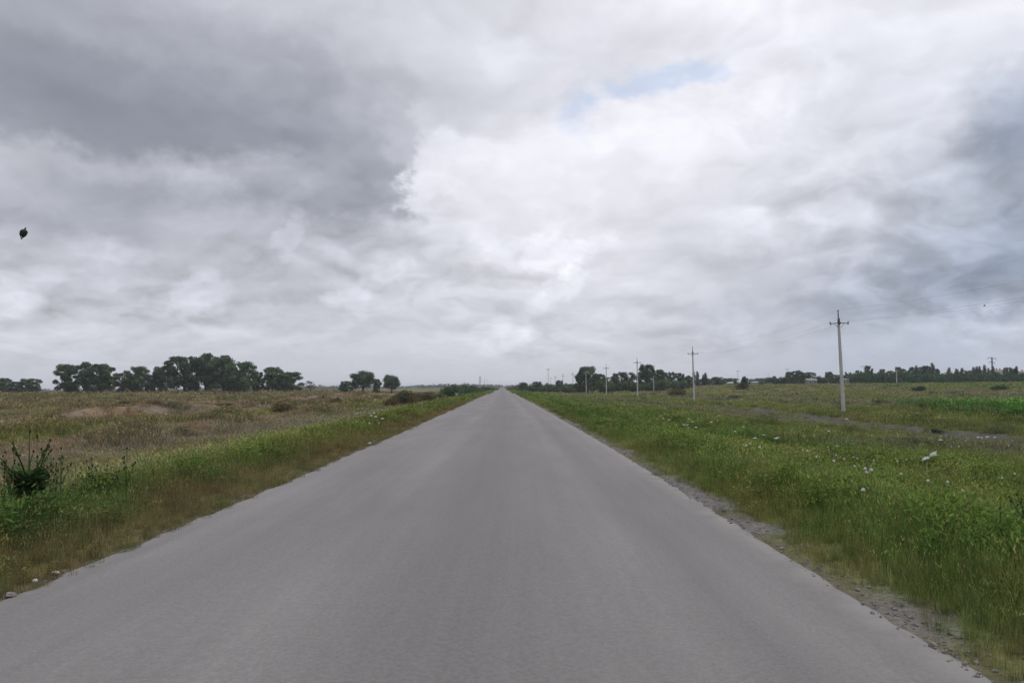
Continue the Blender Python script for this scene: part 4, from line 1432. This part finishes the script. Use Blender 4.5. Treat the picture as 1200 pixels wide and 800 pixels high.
# single cloud features: column, row, half sizes (px), strength, softness
feats = [(515, 160, 18, 11, .17, .6), (657, 297, 32, 19, .20, .5), (670, 322, 20, 16, .16, .4), (235, 340, 24, 22, .24, .45), (430, 355, 34, 14, .20, .45), (400, 300, 50, 12, .07, .6), (120, 345, 50, 10, .08, .5), (300, 380, 50, 8, .07, .5), (190, 287, 50, 12, .08, .5),
         (344, 270, 15, 22, .20, .45), (108, 287, 24, 18, .13, .5), (235, 218, 26, 14, .16, .5), (875, 272, 46, 28, .10, .7), (865, 384, 26, 14, .13, .6),
         (592, 390, 26, 14, .09, .5), (8, 345, 24, 22, .14, .5), (612, 66, 28, 22, .06, .6), (1088, 172, 24, 14, .06, .5), (930, 100, 70, 24, .06, .5),
         (800, 128, 90, 30, .06, .5), (1165, 70, 50, 40, .05, .8), (1155, 385, 24, 12, .12, .6), (740, 326, 36, 20, .05, .6), (570, 178, 90, 26, .05, .5), (496, 225, 30, 30, .06, .4),
         (420, 238, 55, 20, -.07, .5), (160, 170, 140, 26, -.04, .8), (510, 241, 16, 6, -.10, .6), (300, 190, 80, 14, .03, .8),
         (690, 352, 50, 8, -.05, .6), (870, 312, 60, 9, -.06, .6), (770, 345, 50, 12, -.04, .6), (110, 312, 110, 8, -.08, .5), (325, 343, 70, 9, -.09, .5), (260, 285, 80, 11, -.08, .5), (140, 362, 90, 7, -.07, .5), (60, 268, 70, 12, -.05, .5), (400, 335, 50, 8, -.05, .5),
         (1195, 205, 45, 40, -.08, .7), (1120, 345, 130, 18, -.09, .6), (1100, 395, 90, 12, .07, .7), (1180, 290, 60, 14, .06, .6), (960, 160, 45, 22, -.04, .8), (390, 386, 60, 7, -.05, .6), (130, 372, 100, 6, -.04, .6)]
ero = b.noise(b.vmath("MULTIPLY", dirv, (1, 1, 1.5)), 15.0, 5, .64)
ero = b.math("MULTIPLY", b.math("SUBTRACT", ero, .5), 2.6)


def blob(px_, py_, sx, sy, sharp):
    d = ray(px_, py_); a_ = math.atan2(d.x, d.y); e_ = math.asin(d.normalized().z)
    v = b.vmath("MULTIPLY", b.vmath("SUBTRACT", ae, (a_, e_, 0)), (F / sx * .85, F / sy * .85, 0))
    return b.rng(b.math("ADD", b.vmath("LENGTH", v), ero), 1 - sharp * 1.2, 1 + sharp * .7, 1, 0)


add = None
for px_, py_, sx, sy, k, sh in feats:
    t = b.math("MULTIPLY", blob(px_, py_, sx, sy, sh), k)
    add = t if add is None else b.math("ADD", add, t)


# heaped clouds: a density whose upper flanks are bright and whose flat bases are grey
dw = b.vmath("MULTIPLY", b.vmath("SUBTRACT", b.noise(deck, 3.2, 3, .6, col=True), (.5, .5, .5)), (.26, .30, 0))
deckw = b.vmath("ADD", deck, dw)


def density(v):
    f_ = b.noise(v, 3.4, 6, .6, .0); b.nt.nodes[-1].noise_dimensions = "2D"
    vo = b.n("ShaderNodeTexVoronoi", voronoi_dimensions="2D", feature="SMOOTH_F1", normalize=True)
    b.put(vo.inputs["Vector"], v); vo.inputs["Scale"].default_value = 5.2
    vo.inputs["Detail"].default_value = 2.0; vo.inputs["Roughness"].default_value = .55; vo.inputs["Smoothness"].default_value = .35
    return b.math("ADD", b.math("MULTIPLY", f_, 1.0), b.math("MULTIPLY", vo.outputs["Distance"], -.85))


D0 = density(deckw); D1 = density(b.vmath("ADD", deckw, (.015, -.075, 0)))
emb = b.math("SUBTRACT", D0, D1)
n1 = b.noise(b.vmath("ADD", deck, (5.3, 2.1, 0)), .9, 3, .55)
n3 = b.noise(b.vmath("MULTIPLY", dirv, (1, 1, 1.7)), 15.0, 6, .6)
k = b.rng(emb, -.28, .28, -.21, .21, False)
k = b.math("ADD", k, b.rng(D0, -.1, .5, -.05, .05, False))
k = b.math("ADD", k, b.rng(n1, .3, .7, -.07, .07, False))
k = b.math("ADD", k, b.rng(n3, .3, .7, -.05, .05, False))
lo = b.math("MULTIPLY", b.rng(el0, .0, .08, .10, .85), b.rng(el0, .15, .32, 1.0, .52))
lo = b.math("MULTIPLY", lo, b.rng(b.noise(b.vmath("ADD", deck, (1.7, 8.2, 0)), 1.3, 3, .5), .38, .62, .45, 1.15))   # the air flattens the contrast low down
k = b.math("MULTIPLY", k, lo)
gain = b.math("ADD", b.math("ADD", 1.0, k), add)
cloud = b.vmath("SCALE", tone, gain)
cloud = b.vmath("MINIMUM", cloud, (.985, .985, 1.0))
# overhead, above the picture, the thin deck is brighter
cloud = b.vmath("SCALE", cloud, b.rng(el0, .48, .95, 1.0, 1.7))
cloud = b.vmath("SCALE", cloud, 1 / STR)
hole = None
for px_, py_, sx, sy in ((676, 126, 26, 22), (738, 104, 40, 12), (806, 90, 44, 11)):
    h_ = blob(px_, py_, sx, sy, .7)
    hole = h_ if hole is None else b.math("MAXIMUM", hole, h_)
thin = b.vmath("ADD", b.vmath("SCALE", sky.outputs[0], .85), b.vmath("SCALE", cloud, .30))
colr_ = b.mixc(b.math("MULTIPLY", hole, .72), cloud, thin)
b.link(colr_, bg.inputs[0]); b.link(bg.outputs[0], wo.inputs[0])
world.cycles.sampling_method = "MANUAL"; world.cycles.sample_map_resolution = 512

sun_d = bpy.data.lights.new("sun", "SUN"); sun_d.energy = 1.0; sun_d.angle = R(22); sun_d.color = (1, .965, .91)
sun = bpy.data.objects.new("sun", sun_d); ROOT.objects.link(sun)
sv = Vector((math.sin(R(SUN_AZ)) * math.cos(R(SUN_EL)), math.cos(R(SUN_AZ)) * math.cos(R(SUN_EL)), math.sin(R(SUN_EL))))
sun.rotation_euler = sv.to_track_quat("Z", "Y").to_euler()
sun.location = (0, 0, 60)

# ------------------------------------------------------------------ the air
m, nt, out = new_mat("hazy_air"); b = NB(nt)
pv = b.n("ShaderNodeVolumePrincipled")
pv.inputs["Color"].default_value = (.93, .95, 1.0, 1); pv.inputs["Density"].default_value = .00018; pv.inputs["Anisotropy"].default_value = .2
b.link(pv.outputs[0], out.inputs["Volume"])
mb = MB(); mb.box((0, 3650, 10), (14400, 7700, 30))
tag(obj("haze", mb.mesh("haze", m)), "thin pale haze lying over the whole plain", "haze", kind="stuff")

# ------------------------------------------------------------------ render settings
vs = scene.view_settings
scene.display_settings.display_device = "sRGB"
vs.view_transform = "Standard"; vs.look = "None"; vs.exposure = 0; vs.gamma = 1; vs.use_curve_mapping = False
scene.render.engine = "CYCLES"
cy = scene.cycles
cy.volume_bounces = 0; cy.max_bounces = 6; cy.diffuse_bounces = 3; cy.glossy_bounces = 2; cy.transmission_bounces = 3
cy.use_denoising = True
scene.render.resolution_x = 1024; scene.render.resolution_y = 682
